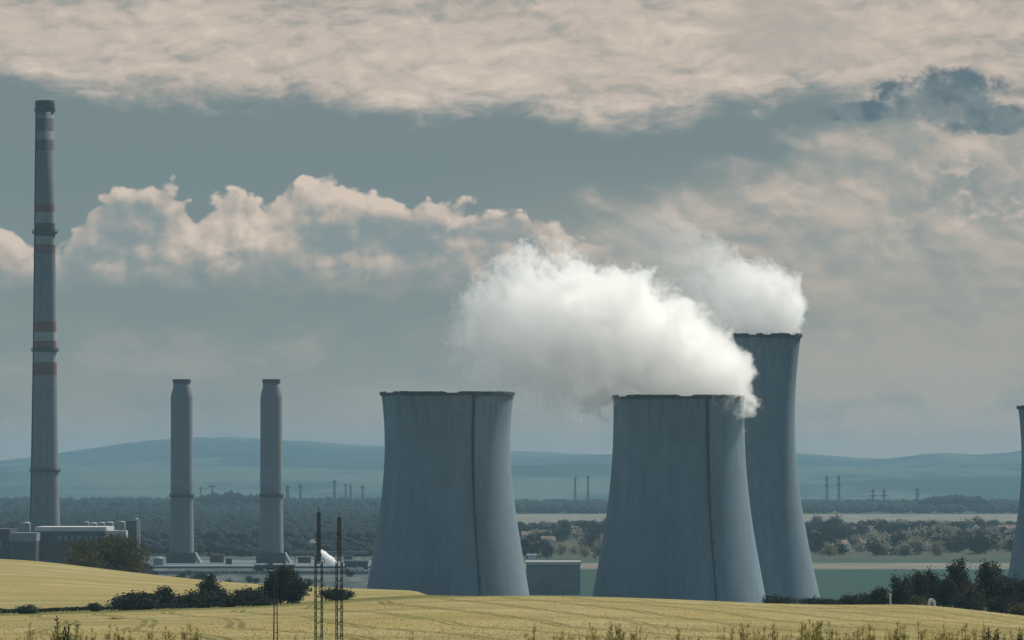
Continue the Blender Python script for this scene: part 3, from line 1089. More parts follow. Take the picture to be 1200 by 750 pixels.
fp('hedge_bush', 243, 285, 693, 714, 1052, 'dark bush below the round-headed small tree in the hedge', 'bush', 'leaf_dark', 11, .02, 180, 26, .36, 3, 8)
fp('hedge_bush', 276, 318, 691, 712, 1052, 'dark hedge bush leaning on the large tree', 'bush', 'leaf_dark', 12, .02, 180, 26, .36, 3, 8)
fp('large_tree', 311, 346, 668, 709, 1056, 'largest dark tree at the end of the hedge below the second grey chimney', 'tree', 'leaf_dark', 13, .10, 260, 28, .42, 1, 8)
fp('small_tree', 334, 360, 681, 708, 1052, 'shorter dark tree clinging to the largest hedge tree', 'tree', 'leaf_dark', 14, .06, 160, 26, .38, 1, 7)
fp('hedge_bush', 378, 411, 690, 704, 1040, 'dark bush behind the pair of lattice masts', 'bush', 'leaf_dark', 15, .02, 150, 26, .34, 3, 7)
# crest bushes on the right
for i, (x0, x1, yt, lab) in enumerate([(896, 927, 699, 'flat dark bush at the foot of the wide steaming tower'), (938, 962, 702, 'low dark bush at the foot of the tall slender tower'),
                                        (963, 984, 703, 'low dark bush beside the corner of the tall slender tower'), (986, 1016, 697, 'broad dark bush on the crest before the green meadow'),
                                        (1017, 1041, 691, 'taller rounded dark bush next to the pale post')]):
    fp('crest_bush', x0, x1, yt, 709, 1130, lab, 'bush', 'leaf_dark', 20 + i, .02, 150, 26, .34, 2, 7)
for i, (x0, x1, yt, DD, lab, mt) in enumerate([
        (1045, 1069, 677, 1130, 'upright dark tree next to the pale post on the crest', 'leaf_dark'),
        (1066, 1088, 674, 1140, 'dark tree with a pointed top before the pale path', 'leaf_dark'),
        (1084, 1100, 673, 1150, 'slim dark tree above the small white hut', 'leaf_dark'),
        (1097, 1120, 680, 1130, 'bushy dark tree right after the white hut', 'leaf_dark'),
        (1112, 1136, 659, 1160, 'tallest dark tree of the crest group with a feathery top', 'leaf_dark'),
        (1130, 1152, 684, 1140, 'olive lit tree between the tallest and the broadest crest trees', 'leaf_olive'),
        (1148, 1192, 664, 1130, 'broadest dark tree of the crest group before the cut-off tower', 'leaf_dark'),
        (1186, 1216, 684, 1120, 'dark tree cut by the picture edge on the crest', 'leaf_dark')]):
    fp('crest_tree', x0, x1, yt, 712, DD, lab, 'tree', mt, 40 + i, .10, 190 if x1 - x0 < 30 else 330, 28, .40, 1, 8)
for i, (x0, x1, yt, DD, lab, mt) in enumerate([
        (1120, 1150, 698, 1090, 'dark bush in front of the tallest crest tree', 'leaf_dark'),
        (1158, 1194, 701, 1040, 'dark rounded bush at the field edge below the broadest tree', 'leaf_dark'),
        (1190, 1222, 706, 1030, 'olive bush at the field edge cut by the picture edge', 'leaf_olive'),
        (1068, 1086, 700, 1090, 'small pale olive bush just before the white hut', 'leaf_olive')]):
    fp('crest_bush', x0, x1, yt, 718, DD, lab, 'bush', mt, 60 + i, .02, 180, 26, .36, 3, 7)

# low clipped hedge line along the verge at the left
def hedge_line(pa, pb, D0, h, label, seed):
    r = random.Random(seed)
    x0, x1 = gx(pa, D0), gx(pb, D0)
    v, f = [], []
    L = x1 - x0
    for k in range(int(abs(L) * 130)):
        t = r.random()
        x = x0 + L * t
        d = D0 + r.uniform(-.9, .9)
        hh = h * (0.75 + 0.4 * mnoise.noise(Vector((x * .35, seed, 0))))
        p = Vector((x, d, ground_z(x, d) + r.random() ** .7 * hh))
        u = Vector((r.gauss(0, 1), r.gauss(0, 1), r.gauss(0, 1))).normalized()
        w = u.orthogonal().normalized()
        s = .30 * r.uniform(.6, 1.3)
        b = len(v)
        v += [p - u * s * .6, p + w * s * .4, p + u * s * .6, p - w * s * .4]
        f.append((b, b + 1, b + 2, b + 3))
    o = mesh_obj('hedge', v, f, M['leaf_dark'])
    tag(o, label, 'hedge')


hedge_line(-30, 28, 1052, 1.1, 'low dark hedge running in from the picture edge along the grass strip', 1)
hedge_line(37, 138, 1056, 0.9, 'long low dark hedge between the two wheat fields below the olive bush', 2)
hedge_line(138, 312, 1048, 1.0, 'low dark undergrowth hedge beneath the bushes and small trees', 3)

# small things on the crest at the right
D = 1128
o = empty('hut', (gx(1092, 1086), 1086, ground_z(gx(1092, 1086), 1086) - .05), 'tiny white hut with an arched roof among the crest trees', 'hut')
pts = [(-.7, 0), (.7, 0)] + [(0.7 * math.cos(t), 1.0 + 0.75 * math.sin(t)) for t in np.linspace(0, math.pi, 9)]
m = MB()
n = len(pts)
for y in (-.8, .8):
    for x, z in pts:
        m.v.append((x, y, z))
m.f = [tuple(range(n)), tuple(reversed(range(n, 2 * n)))] + [(i, n + i, n + (i + 1) % n, (i + 1) % n) for i in range(n)]
m.build('shell', M['white'], o)
MB().box(-.25, -.84, 0, .25, -.805, 1.1).build('door', M['mid_wall'], o)
gz = ground_z(gx(1043.5, 1120), 1120)
m = MB()
m.bar((0, 0, -.3), (0, 0, 2.3), .16, 8)
m.box(-.24, -.24, 2.3, .24, .24, 2.5)
o = m.build('post', M['house_wall'], None, False, (gx(1043.5, 1120), 1120, gz))
tag(o, 'pale stubby post between a rounded bush and an upright tree', 'post')

# ------------------------------------------------------------------ far woods and the settlement beyond the meadow
def blob_mass(name, spots, mat, label):
    """many small jittered crowns as one mass"""
    t_ = (1 + 5 ** .5) / 2
    bm = bmesh.new()
    bmesh.ops.create_icosphere(bm, subdivisions=1, radius=1)
    bv = np.array([v.co[:] for v in bm.verts])
    bf = np.array([[v.index for v in f.verts] for f in bm.faces])
    bm.free()
    V_, F_ = [], []
    for i, (x, y, z, rx, rz_) in enumerate(spots):
        j = bv * (1 + rng.uniform(-.16, .16, (len(bv), 1)))
        V_.append(np.column_stack([j[:, 0] * rx + x, j[:, 1] * rx + y, j[:, 2] * rz_ + z]))
        F_.append(bf + i * len(bv))
    vv, ff = np.concatenate(V_), np.concatenate(F_)
    o = mesh_obj(name, vv.tolist(), ff.tolist(), mat, None, True)
    tag(o, label, None, None, 'stuff')
    return o


def wood_spots(px0, px1, d0, d1, n, hmin, hmax, keep=None, topf=None):
    out = []
    for _ in range(n):
        d = 1 / (1 / d1 + rng.random() * (1 / d0 - 1 / d1))
        px = px0 + rng.random() * (px1 - px0)
        if keep and not keep(px, d):
            continue
        h = hmin + rng.random() * (hmax - hmin)
        if topf:
            h *= topf(px, d)
        out.append((gx(px, d), d, h * .42, h * .62, h * .52))
    return out


# wooded slope behind the chimneys (fills the plain from 4.6 km to the horizon)
sp = wood_spots(-260, 470, 4800, 9500, 7500, 9, 15, lambda px, d: mnoise.noise(Vector((px * .02, d * .004, 0))) > -.55)
sp += wood_spots(-260, 470, 9200, 11000, 1200, 15, 22)
sp += wood_spots(60, 470, 4080, 4900, 900, 3.5, 8, lambda px, d: mnoise.noise(Vector((px * .03, d * .01, 3))) > -.1)
sp += [(gx(px, 9300), 9300, 3 + 9, 11, 13 + 10 * max(0, 1 - abs(px - 270) / 42)) for px in np.arange(205, 312, 3.3)]
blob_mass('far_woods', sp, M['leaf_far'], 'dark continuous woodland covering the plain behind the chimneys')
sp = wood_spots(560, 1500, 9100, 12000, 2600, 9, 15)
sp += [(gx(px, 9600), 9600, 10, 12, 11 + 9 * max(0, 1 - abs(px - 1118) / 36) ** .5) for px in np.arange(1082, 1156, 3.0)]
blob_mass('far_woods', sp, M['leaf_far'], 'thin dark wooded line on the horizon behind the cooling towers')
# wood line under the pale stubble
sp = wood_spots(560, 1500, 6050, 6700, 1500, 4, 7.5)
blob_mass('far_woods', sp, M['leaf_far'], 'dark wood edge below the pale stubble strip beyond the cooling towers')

# individual belt trees and houses between the meadow and the wood edge
variants = []
for i in range(5):
    h = 12.0
    variants.append((crown_mesh('belt_tree_crown', h, 5.5, 1.5, 46, 16, 1.35, M['leaf_far'], 200 + i, 5), trunk_mesh('belt_tree_trunk', 8, .35, 200 + i, 5)))
pvariants = []
for i in range(3):
    pvariants.append((crown_mesh('pale_tree_crown', 11.0, 5.5, 1.0, 46, 16, 1.3, M['leaf_pale'], 300 + i, 5), trunk_mesh('pale_tree_trunk', 7, .35, 300 + i, 5)))
for (px_, d_, s_) in YARD_SHRUBS:
    cm, tm = variants[rng.integers(5)]
    plant('yard_shrub', (gx(px_, d_), d_, -.1), cm, tm, 'low dark shrub on the grey yard ground before the pair of grey chimneys', 'shrub', 'shrubs on the yard ground', (s_ * 1.6, s_, s_), rng.random() * 6.28)
fx0, fx1, fd = gx(164, 3330), gx(432, 3330), 3330
fo = empty('fence', ((fx0 + fx1) / 2, fd, 0), 'long grey yard fence with concrete posts before the pair of grey chimneys', 'fence')
fl = (fx1 - fx0) / 2
MB().box(-fl, -.06, .1, fl, .06, 2.0).build('fence_panel', M['mid_wall'], fo)
for i_ in range(24):
    x_ = -fl + i_ * 2 * fl / 23
    MB().box(x_ - .18, -.25, 0, x_ + .18, -.063, 2.4).build('fence_post', M['pale_wall'], fo)
regions = [(612, 722, 3950, 6300, 44, 16), (940, 1196, 4100, 6300, 130, 80)]
for (xa, xb, da, db, nd_, npale) in regions:
    for k in range(nd_ + npale):
        pale = k >= nd_
        t = rng.random()
        d = 1 / (1 / db + t * (1 / da - 1 / db))
        px = xa + rng.random() * (xb - xa)
        if pale and xa > 900 and rng.random() < .7:
            px = rng.normal(1075, 45)
        vs = pvariants if pale else variants
        cm, tm = vs[rng.integers(len(vs))]
        s = rng.uniform(.65, 1.25)
        east = xa > 900
        plant('pale_tree' if pale else 'belt_tree', (gx(px, d), d, -.1), cm, tm,
              ('pale tree among dark ones on the plain beyond the green meadow' if east else 'pale tree on the plain seen between the two wide towers') if pale else
              ('dark round tree in the belt beyond the green meadow' if east else 'dark round tree on the plain seen between the two wide towers'),
              'tree', ('pale' if pale else 'dark') + (' trees in the belt beyond the meadow' if east else ' trees on the plain between the towers'),
              (s * rng.uniform(.9, 1.3), s, s * rng.uniform(.75, 1.05)), rng.random() * 6.28)


def house_meshes():
    w, dp, h, rh = 5.0, 4.0, 4.2, 3.0
    m = MB()
    m.v = [(-w, -dp, 0), (w, -dp, 0), (w, dp, 0), (-w, dp, 0), (-w, -dp, h), (w, -dp, h), (w, dp, h), (-w, dp, h), (-w, 0, h + rh), (w, 0, h + rh)]
    m.f = [(0, 1, 5, 4), (2, 3, 7, 6), (1, 2, 6, 9, 5), (3, 0, 4, 8, 7), (3, 2, 1, 0)]
    wall = bpy.data.meshes.new('house_wall'); wall.from_pydata(m.v, [], m.f); wall.materials.append(M['house_wall'])
    e = .5
    v = []
    for x in (-w - e, w + e):
        for y, z in ((-dp - e, h - e * .75 + .08), (0, h + rh + .08), (dp + e, h - e * .75 + .08), (dp + e, h - e * .75 + .33), (0, h + rh + .36), (-dp - e, h - e * .75 + .33)):
            v.append((x, y, z))
    f = [tuple(range(6)), tuple(reversed(range(6, 12)))] + [(i, 6 + i, 6 + (i + 1) % 6, (i + 1) % 6) for i in range(6)]
    roof = bpy.data.meshes.new('house_roof'); roof.from_pydata(v, [], f); roof.materials.append(M['house_roof'])
    win = []
    for x in (-3, 0, 3):
        mm = MB().box(x - .6, -dp - .06, 1.2, x + .6, -dp + .04, 2.8)
        me = bpy.data.meshes.new('house_window'); me.from_pydata(mm.v, [], mm.f); me.materials.append(M['glass'])
        win.append(me)
    return wall, roof, win


wall_me, roof_me, win_me = house_meshes()
for k in range(84):
    px = float(np.clip(rng.normal(1085, 55), 985, 1184)) if k < 68 else rng.uniform(618, 715)
    d = 1 / rng.uniform(1 / 6000, 1 / 4350)
    h_ = empty('house', (gx(px, d), d, 0), 'small pale house with a brown roof among the far trees beyond the meadow' if k < 68 else 'small pale house among the far trees seen between the two wide towers', 'house', 'pale houses of the far settlement' if k < 68 else 'pale houses between the wide towers', rng.choice([0.0, 1.57]) + rng.uniform(-.3, .3))
    for nm, me in [('wall', wall_me), ('roof', roof_me)] + [('window', q) for q in win_me]:
        c = bpy.data.objects.new(nm, me); COL.objects.link(c); c.parent = h_

# ------------------------------------------------------------------ pylons on the horizon
def lattice(mb, base, w0, w1, h, n, r, ox=0.0):
    """four-legged lattice column"""
    def c(i, k):
        t = i / n
        w = w0 + (w1 - w0) * t
        sx, sy = [(-1, -1), (1, -1), (1, 1), (-1, 1)][k % 4]
        return Vector((ox + sx * w / 2, sy * w / 2, base + h * t))
    for i in range(n):
        for k in range(4):
            mb.bar(c(i, k), c(i + 1, k), r, 4)
            a_, b_ = (k, k + 1) if i % 2 else (k + 1, k)
            mb.bar(c(i, a_), c(i + 1, b_), r * .7, 4)
            mb.bar(c(i + 1, k), c(i + 1, k + 1), r * .7, 4)


def pylon(px, ytop, D, label, arms, base_w=7.0, r=.42):
    h = zz(ytop, D)
    t = empty('pylon', (gx(px, D), D, 0), label, 'pylon', 'power line pylons on the horizon')
    m = MB()
    lattice(m, 0, base_w, 1.6, h, 8, r)
    m.build('tower', M['steel'], t)
    for (f_, wd) in arms:
        m = MB()
        z = h * f_
        m.bar((-wd, 0, z), (wd, 0, z), r * 1.1)
        m.bar((-wd, 0, z), (0, 0, z + 2.4), r * .8)
        m.bar((wd, 0, z), (0, 0, z + 2.4), r * .8)
        m.build('crossarm', M['steel'], t)


PY = 10500
for px, yt, lab, arms, bw, r in [
        (337, 569, 'short sturdy pylon close behind the second grey chimney', [(.92, 4)], 9, .9),
        (352, 567, 'slim pylon carrying a long beam right of the second grey chimney', [(.86, 5)], 4, .6),
        (392, 563, 'tallest slim pylon on the horizon left of the lone wide tower', [(.95, 5)], 4, .75),
        (405, 567, 'slim pylon, first of the close pair near the lone wide tower', [(.95, 4)], 3.5, .5),
        (411, 568, 'slim pylon, second of the close pair near the lone wide tower', [(.9, 4)], 3.5, .5),
        (425, 569, 'slim pylon closest to the lone wide tower', [(.9, 6)], 3.5, .5),
        (235, 571, 'slim pylon right beside the first grey chimney', [(.95, 5)], 3.5, .4),
        (249, 569, 'slim pylon between the two grey chimneys', [(.95, 7)], 4, .5),
        (674, 559, 'slim horizon pylon between the wide towers, nearer the lone one', [(.96, 3)], 4, .6),
        (689, 558, 'slim horizon pylon between the wide towers, nearer the steaming one', [(.96, 3)], 4, .65),
        (969, 557, 'slim tall horizon pylon just right of the tall slender tower', [(.9, 4), (.7, 5)], 5, .6),
        (983, 557, 'slim tall horizon pylon second from the tall slender tower', [(.9, 4), (.7, 5)], 5, .6),
        (1023, 573, 'short pylon with wide arms, first of the close low pair over the settlement', [(.65, 9), (.88, 5)], 5, .55),
        (1036, 573, 'short pylon with wide arms, second of the close low pair over the settlement', [(.65, 9), (.88, 5)], 5, .55),
        (1075, 572, 'short pylon standing alone before the wooded knoll', [(.7, 6), (.9, 4)], 5, .55)]:
    pylon(px, yt, PY, lab, arms, bw, r)


def cable(pa, pb, D, label, sag=3.0):
    m = MB()
    A_, B_ = at(pa[0], pa[1], D), at(pb[0], pb[1], D)
    N_ = 10
    pts = [A_.lerp(B_, i / N_) - Vector((0, 0, sag * 4 * (i / N_) * (1 - i / N_))) for i in range(N_ + 1)]
    for i in range(N_):
        m.bar(pts[i], pts[i + 1], .32, 3)
    o = m.build('power_cable', M['steel'])
    tag(o, label, 'cable', 'power line cables on the horizon')


cable((352, 577), (392, 577), PY, 'cable strung between the beam pylon and the tallest slim pylon', 1.0)
cable((392, 577), (425, 572), PY, 'cable strung from the tallest slim pylon to the lone wide tower side', 2.0)
cable((235, 573), (249, 571), PY, 'short cable strung between the two pylons beside the first grey chimney', .6)

# ------------------------------------------------------------------ lattice masts standing in the wheat
def mast(px, ytop, D, label, w, gapw, top_mat, split_y):
    X = gx(px, D)
    gz = ground_z(X, D)
    T = zz(ytop, D) - gz
    sp_ = zz(split_y, D) - gz
    t = empty('mast', (X, D, gz - .2), label, 'mast')
    m = MB()
    for s in (-1, 1):
        lattice(m, 0, w * .55, w * .5, sp_, 12, .028, ox=s * gapw / 2)
    for i in range(6):
        z = sp_ * (i + .5) / 6
        m.bar((-gapw / 2, 0, z), (gapw / 2, 0, z + .25), .03)
    m.build('legs', M['steel'], t)
    m = MB()
    lattice(m, sp_, w, w * .8, (T - sp_) * .96, 9, .036)
    m.bar((0, 0, sp_), (0, 0, T), w * .10, 6)
    m.build('upper_column', M[top_mat], t)
    m = MB()
    m.box(-w * .55, -w * .55, T * .985, w * .55, w * .55, T * .985 + .12)
    m.bar((0, 0, T), (0, 0, T + .45), .03)
    m.build('head', M[top_mat], t)
    return t


ma = mast(373.5, 597, 470, 'slim dark lattice mast with a small white lamp, standing in the wheat', .27, .50, 'steel', 655)
mb_ = mast(397.5, 603, 466, 'slim lattice mast with a rusty top standing beside the lamp mast in the wheat', .29, .40, 'rust', 655)
m = MB()
zl = zz(634, 470) - ma.location.z
m.bar((-.15, -.2, zl), (-.45, -.25, zl - .05), .03)
m.lathe
m2 = MB().lathe([(.02, .32), (.14, .26), (.22, .12), (.27, 0), (.24, 0), (.19, .10), (.02, .22)], 16)
for i, q in enumerate(m2.v):
    m.v.append((q[0] - .50, q[1] - .25, q[2] + zl - .15))
b = 8 + 0
nb = len(m.v) - len(m2.v)
m.f += [tuple(i + nb for i in f_) for f_ in m2.f]
m.build('lamp', M['white'], ma)
t3 = empty('mast', (gx(322.5, 480), 480, ground_z(gx(322.5, 480), 480) - .2), 'thin short wooden mast with step bars in the wheat below the largest hedge tree', 'mast')
h3 = zz(662, 480) - t3.location.z
MB().bar((-.12, 0, 0), (-.06, 0, h3), .06, 6, .04).build('pole', M['steel'], t3)
MB().bar((.18, 0, 0), (.12, 0, h3 * .9), .05, 6, .035).build('pole', M['steel'], t3)
m = MB()
for k in range(7):
    z = h3 * (.15 + .12 * k)
    m.bar((-.16, -.05, z), (.26, -.05, z + .06), .022)
m.build('step_bars', M['steel'], t3)

# ------------------------------------------------------------------ weeds on the near bank and wheat
def weed_mesh(name, h, seed, mat, kind):
    r = random.Random(seed)
    m = MB()

    def leaf_at(p, d, s, up=.3):
        u = Vector((d.x, d.y, up)).normalized()
        w = Vector((-d.y, d.x, 0)).normalized()
        b = len(m.v)
        m.v += [tuple(p), tuple(p + u * s * .5 + w * s * .16), tuple(p + u * s), tuple(p + u * s * .5 - w * s * .16)]
        m.f.append((b, b + 1, b + 2, b + 3))

    n = {'bushy': 8, 'umbel': 6, 'spike': 4}[kind]
    for s in range(n):
        an = r.random() * 6.28
        p = Vector((math.cos(an) * .09, math.sin(an) * .09, 0))
        lean = Vector((r.gauss(0, .16), r.gauss(0, .16), 1)).normalized()
        hh = h * r.uniform(.45, 1.0)
        q = p + lean * hh
        m.bar(p, q, .014, 4, .006)
        k = int(hh * (44 if kind != 'spike' else 26))
        for i in range(k):
            t = r.uniform(.15, 1)
            a2 = r.random() * 6.28
            leaf_at(p + lean * hh * t, Vector((math.cos(a2), math.sin(a2), 0)), (.19 if kind == 'bushy' else .15) * r.uniform(.6, 1.4) * (1.25 - .6 * t), r.uniform(-.3, .8))
        if kind == 'umbel':
            for i in range(9):
                a2 = r.random() * 6.28
                e = q + Vector((math.cos(a2) * .13 * r.random(), math.sin(a2) * .13 * r.random(), .10 + .04 * r.random()))
                m.bar(q, e, .004, 3)
                for _ in range(4):
                    leaf_at(e, Vector((r.gauss(0, 1), r.gauss(0, 1), 0)), .05, .6)
        else:
            for i in range(16):
                a2 = r.random() * 6.28
                leaf_at(q - lean * r.random() * .22, Vector((math.cos(a2), math.sin(a2), 0)), .07, 1.2)
    me = bpy.data.meshes.new(name)
    me.from_pydata([tuple(x) for x in m.v], [], m.f)
    me.materials.append(mat)
    return me


wv = {'dark': [weed_mesh('weed_leafy', 1.0, 70 + i, M['weed_dark'], 'bushy') for i in range(3)],
      'green': [weed_mesh('weed_green', 1.0, 80 + i, M['weed'], 'umbel') for i in range(4)],
      'straw': [weed_mesh('weed_straw', 1.0, 90 + i, M['straw'], 'spike') for i in range(3)]}


def weed(px, ytop, D, kind, label, group, sc=1.0):
    X = gx(px, D)
    gz = ground_z(X, D)
    h = zz(ytop, D) - gz
    o = bpy.data.objects.new('weed', wv[kind][rng.integers(len(wv[kind]))])
    COL.objects.link(o)
    o.location = (X, D, gz - .03)
    o.scale = (h * sc, h * sc, h)
    o.rotation_euler = (0, 0, rng.random() * 6.28)
    tag(o, label, 'weed', group)


weed(72, 719, 112, 'dark', 'tall dark leafy weed standing out below the corner bush on the grass strip', None, .8)
weed(78, 727, 114, 'dark', 'shorter dark leafy weed leaning on the tall one below the corner bush', None, .9)
weed(724, 727, 112, 'dark', 'dark leafy weed below the steaming wide tower edge', None, .7)
weed(1154, 717, 112, 'straw', 'tall thin dry stalk at the field edge below the dark crest bushes', None, .35)
weed(1154, 733, 113, 'dark', 'dark leafy weed at the foot of the tall dry stalk', None, .7)
clus = [(-5, 125, 24, 735), (135, 240, 26, 736), (240, 470, 12, 744), (470, 520, 8, 743), (620, 770, 38, 735), (790, 850, 14, 739), (850, 965, 36, 731), (955, 1085, 36, 733), (1080, 1160, 24, 735)]
for xa, xb, n, yt in clus:
    for k in range(n):
        kd = 'green' if rng.random() < .62 else 'straw'
        weed(rng.uniform(xa, xb), yt + rng.uniform(-3, 14), rng.uniform(95, 135), kd,
             'green seeding weed on the near bank in front of the wheat' if kd == 'green' else 'straw-coloured dry weed on the near bank in front of the wheat',
             'green weeds on the near bank' if kd == 'green' else 'dry weeds on the near bank', rng.uniform(.55, .9))
for k in range(12):
    weed(rng.uniform(1158, 1215), rng.uniform(732, 744), rng.uniform(105, 130), 'dark', 'dark leafy weed in the thick patch below the olive edge bush', 'dark weeds in the corner patch', rng.uniform(.6, .9))


def build_wheat():
    v, f = [], []
    r = rng
    N_ = 14000
    for k in range(N_):
        d = 1 / (1 / 1010 + r.random() * (1 / 440 - 1 / 1010))
        px = r.uniform(-30, 1230)
        x = gx(px, d)
        z = ground_z(x, d) + 0.05
        h = r.uniform(.06, .15)
        w = r.uniform(.03, .08)
        an = r.uniform(-.9, .9)
        ca, sa = math.cos(an) * w, math.sin(an) * w
        b = len(v)
        lx = r.uniform(-.15, .15)
        v += [(x - ca, d - sa, z), (x + ca, d + sa, z), (x + ca * .5 + lx, d + sa * .5, z + h), (x - ca * .4 + lx, d - sa * .4, z + h * .93)]
        f.append((b, b + 1, b + 2, b + 3))
    o = mesh_obj('wheat', v, f, M['wheat'])
    tag(o, 'ripe golden wheat standing in the field', None, None, 'stuff')


build_wheat()

# ------------------------------------------------------------------ steam
def steam(name, rows, D, ox_px, oy_px, label, dens, seed, scale, aniso=0.55, margin=1.18, warp=9.0, dmul=None, cut=0.9, step=0.35, color=(0.999, 0.998, 0.995)):
    """rows: (px, centre row, half height px, half depth px) along the drift; the mesh wraps the same body"""
    k = D / F
    rows = sorted(rows)
    org = at(ox_px, oy_px, D)
    X = np.array([(q[0] - ox_px) * k for q in rows])
    Cz = np.array([(oy_px - q[1]) * k for q in rows])
    Hh = np.array([q[2] * k for q in rows])
    Wd = np.array([q[3] * k for q in rows])
    x0, x1 = X[0], X[-1]
    zs = max(np.abs(Cz).max(), Hh.max(), Wd.max()) * 2.2
    # mesh
    n, nu = 48, 40
    v, f = [], []
    us = np.linspace(0, 1, nu)
    ex = warp * 0.45
    for u in us:
        x = x0 + (x1 - x0) * u
        xe = x0 - ex + (x1 - x0 + 2 * ex) * u
        c, h, w = np.interp(x, X, Cz), np.interp(x, X, Hh), np.interp(x, X, Wd)
        for j in range(n):
            t = 2 * math.pi * j / n
            v.append((xe, math.cos(t) * (w * margin + ex), c + math.sin(t) * (h * margin + ex)))
    for i in range(nu - 1):
        for j in range(n):
            j2 = (j + 1) % n
            f.append((i * n + j2, (i + 1) * n + j2, (i + 1) * n + j, i * n + j))
    f.append(tuple(reversed(range(n))))
    f.append(tuple((nu - 1) * n + j for j in range(n)))
    m = bpy.data.materials.new(name + '_vapour')
    m.use_nodes = True
    nt = m.node_tree
    nt.nodes.clear()
    p = node(nt, 'ShaderNodeTexCoord', out=3)
    x, y, z = sep(nt, p)
    # turbulent displacement of the body, then erosion by finer eddies
    wn = fbm(nt, p, 1.0 / (scale * 1.0), 5, 0.60, out=1)
    w1, w2, w3 = sep(nt, wn)
    xq = x + (w1 - 0.5) * (warp * 2)
    yq = y + (w2 - 0.5) * (warp * 1.6)
    zq = z + (w3 - 0.5) * (warp * 2)
    t = (xq - float(x0)) / float(x1 - x0)
    rc = node(nt, 'ShaderNodeValToRGB', {0: t})
    cr = rc.s.node.color_ramp
    while len(cr.elements) > 1:
        cr.elements.remove(cr.elements[-1])
    for i in range(len(rows)):
        pt = float((X[i] - x0) / (x1 - x0))
        e = cr.elements[0] if i == 0 else cr.elements.new(pt)
        e.position = pt
        dm = 1.0 if dmul is None else dmul[i]
        e.color = (0.5 + Cz[i] / (2 * zs), max(Hh[i], .3) / zs, max(Wd[i], .3) / zs, dm)
    sc_ = nt.nodes.new('ShaderNodeSeparateColor')
    nt.links.new(rc.s, sc_.inputs[0])
    C_, H_, W_ = V(nt, sc_.outputs[0]), V(nt, sc_.outputs[1]), V(nt, sc_.outputs[2])
    A_ = V(nt, rc.s.node.outputs[1])
    dz_ = (zq - (C_ - 0.5) * float(2 * zs)) / (H_ * float(zs))
    dy_ = yq / (W_ * float(zs))
    rr = dz_ * dz_ + dy_ * dy_
    # ends
    ends = t.ss(-0.01, 0.06) * t.ss(1.01, 0.95)
    fine = fbm(nt, xyz(nt, xq * 0.75, yq, zq + xq * 0.25), 2.3 / scale, 8, 0.70)
    tear = t.ss(0.7, 0.0)
    body = (1.0 - rr) - (1.0 - ends) * 2.0 + (fine - 0.5) * (tear * 1.8 + 1.0) * (2.0 * cut) - 0.02
    den = body.ss(0.0, 0.16) * A_ * dens * (0.45 + fine.ss(0.35, 0.62) * 1.1)
    pv = nt.nodes.new('ShaderNodeVolumePrincipled')
    pv.inputs['Color'].default_value = tuple(color) + (1,)
    pv.inputs['Anisotropy'].default_value = aniso
    setin(nt, pv.inputs['Density'], den)
    o = nt.nodes.new('ShaderNodeOutputMaterial')
    nt.links.new(pv.outputs[0], o.inputs['Volume'])
    m.cycles.volume_step_rate = step
    ob = mesh_obj(name, v, f, m, None, True, org)
    tag(ob, label, 'steam', 'steam rising from the power station')
    return ob


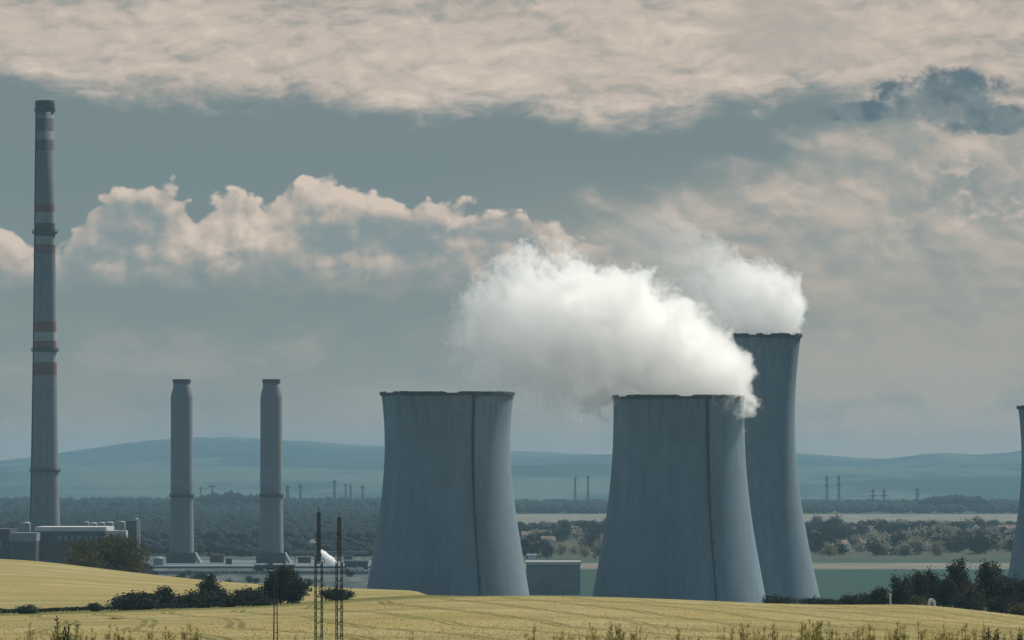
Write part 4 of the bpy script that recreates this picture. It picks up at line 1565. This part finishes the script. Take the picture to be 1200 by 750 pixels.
P1 = [(515, 398, 5, 5), (545, 388, 30, 26), (572, 378, 50, 42), (600, 376, 66, 58), (640, 384, 76, 70), (680, 392, 80, 74), (700, 394, 80, 74), (722, 392, 76, 74), (735, 391, 72, 74), (760, 396, 67, 74),
      (790, 407, 60, 74), (805, 416, 60, 80), (825, 431, 56, 88), (845, 438, 52, 92), (862, 443, 46, 86), (876, 447, 36, 66), (888, 450, 8, 10)]
DM1 = [.35, .4, .5, .65, .85, 1, 1, 1, 1, 1, 1, 1, 1, 1, 1, 1, 1]
steam('steam_plume', P1, 2530, 795.5, 420, 'large dense white steam cloud drifting off the wide cooling tower', 0.115, 1, 16.0, dmul=DM1, cut=2.1, warp=17.0)
P2 = [(700, 268, 4, 4), (730, 275, 22, 22), (765, 290, 42, 36), (800, 312, 58, 42), (830, 330, 62, 45), (855, 344, 54, 46), (875, 350, 47, 45), (900, 354, 44, 45), (920, 355, 41, 44), (935, 355, 33, 36), (945, 352, 18, 20), (951, 350, 3, 3)]
DM2 = [.03, .04, .06, .11, .22, .45, .8, 1, 1, 1, 1, 1]
steam('steam_plume', P2, 2610, 893, 350, 'smaller puff of steam above the tall slender cooling tower', 0.11, 2, 12.0, warp=8.0, cut=1.6, dmul=DM2)
P3 = [(374, 645, 1, 1), (378, 648, 4, 3.5), (382, 652, 5.5, 5), (387, 656, 5, 5), (392, 658, 3.5, 3.5), (396, 660, 1, 1)]
steam('steam_plume', P3, 3500, 385, 653, 'tiny bright puff of steam near the ground behind the lattice masts', 1.6, 3, 3.6, warp=1.4, step=0.5)

# ------------------------------------------------------------------ air
def build_haze():
    m = bpy.data.materials.new('air')
    m.use_nodes = True
    nt = m.node_tree
    nt.nodes.clear()
    pv = nt.nodes.new('ShaderNodeVolumePrincipled')
    pv.inputs['Color'].default_value = (0.33, 0.545, 0.70, 1)
    pv.inputs['Density'].default_value = 4.4e-5
    pv.inputs['Anisotropy'].default_value = 0.0
    o = nt.nodes.new('ShaderNodeOutputMaterial')
    nt.links.new(pv.outputs[0], o.inputs['Volume'])
    m.cycles.homogeneous_volume = True
    mb = MB().box(-36000, -1500, -22, 36000, 34500, 276)
    h = mb.build('haze', m)
    tag(h, 'thin blue air between the wheat and the hills', None, None, 'stuff')


build_haze()

# ------------------------------------------------------------------ render settings
S.view_settings.view_transform = 'Standard'
S.view_settings.look = 'None'
S.view_settings.exposure = 0.10
S.view_settings.gamma = 1
S.view_settings.use_curve_mapping = False
S.render.engine = 'CYCLES'
cy = S.cycles
cy.use_denoising = True
try:
    cy.denoiser = 'OPENIMAGEDENOISE'
except Exception:
    pass
cy.max_bounces = 16
cy.diffuse_bounces = 3
cy.glossy_bounces = 2
cy.transmission_bounces = 2
cy.volume_bounces = 13
cy.transparent_max_bounces = 4
cy.sample_clamp_indirect = 4
cy.volume_max_steps = 256
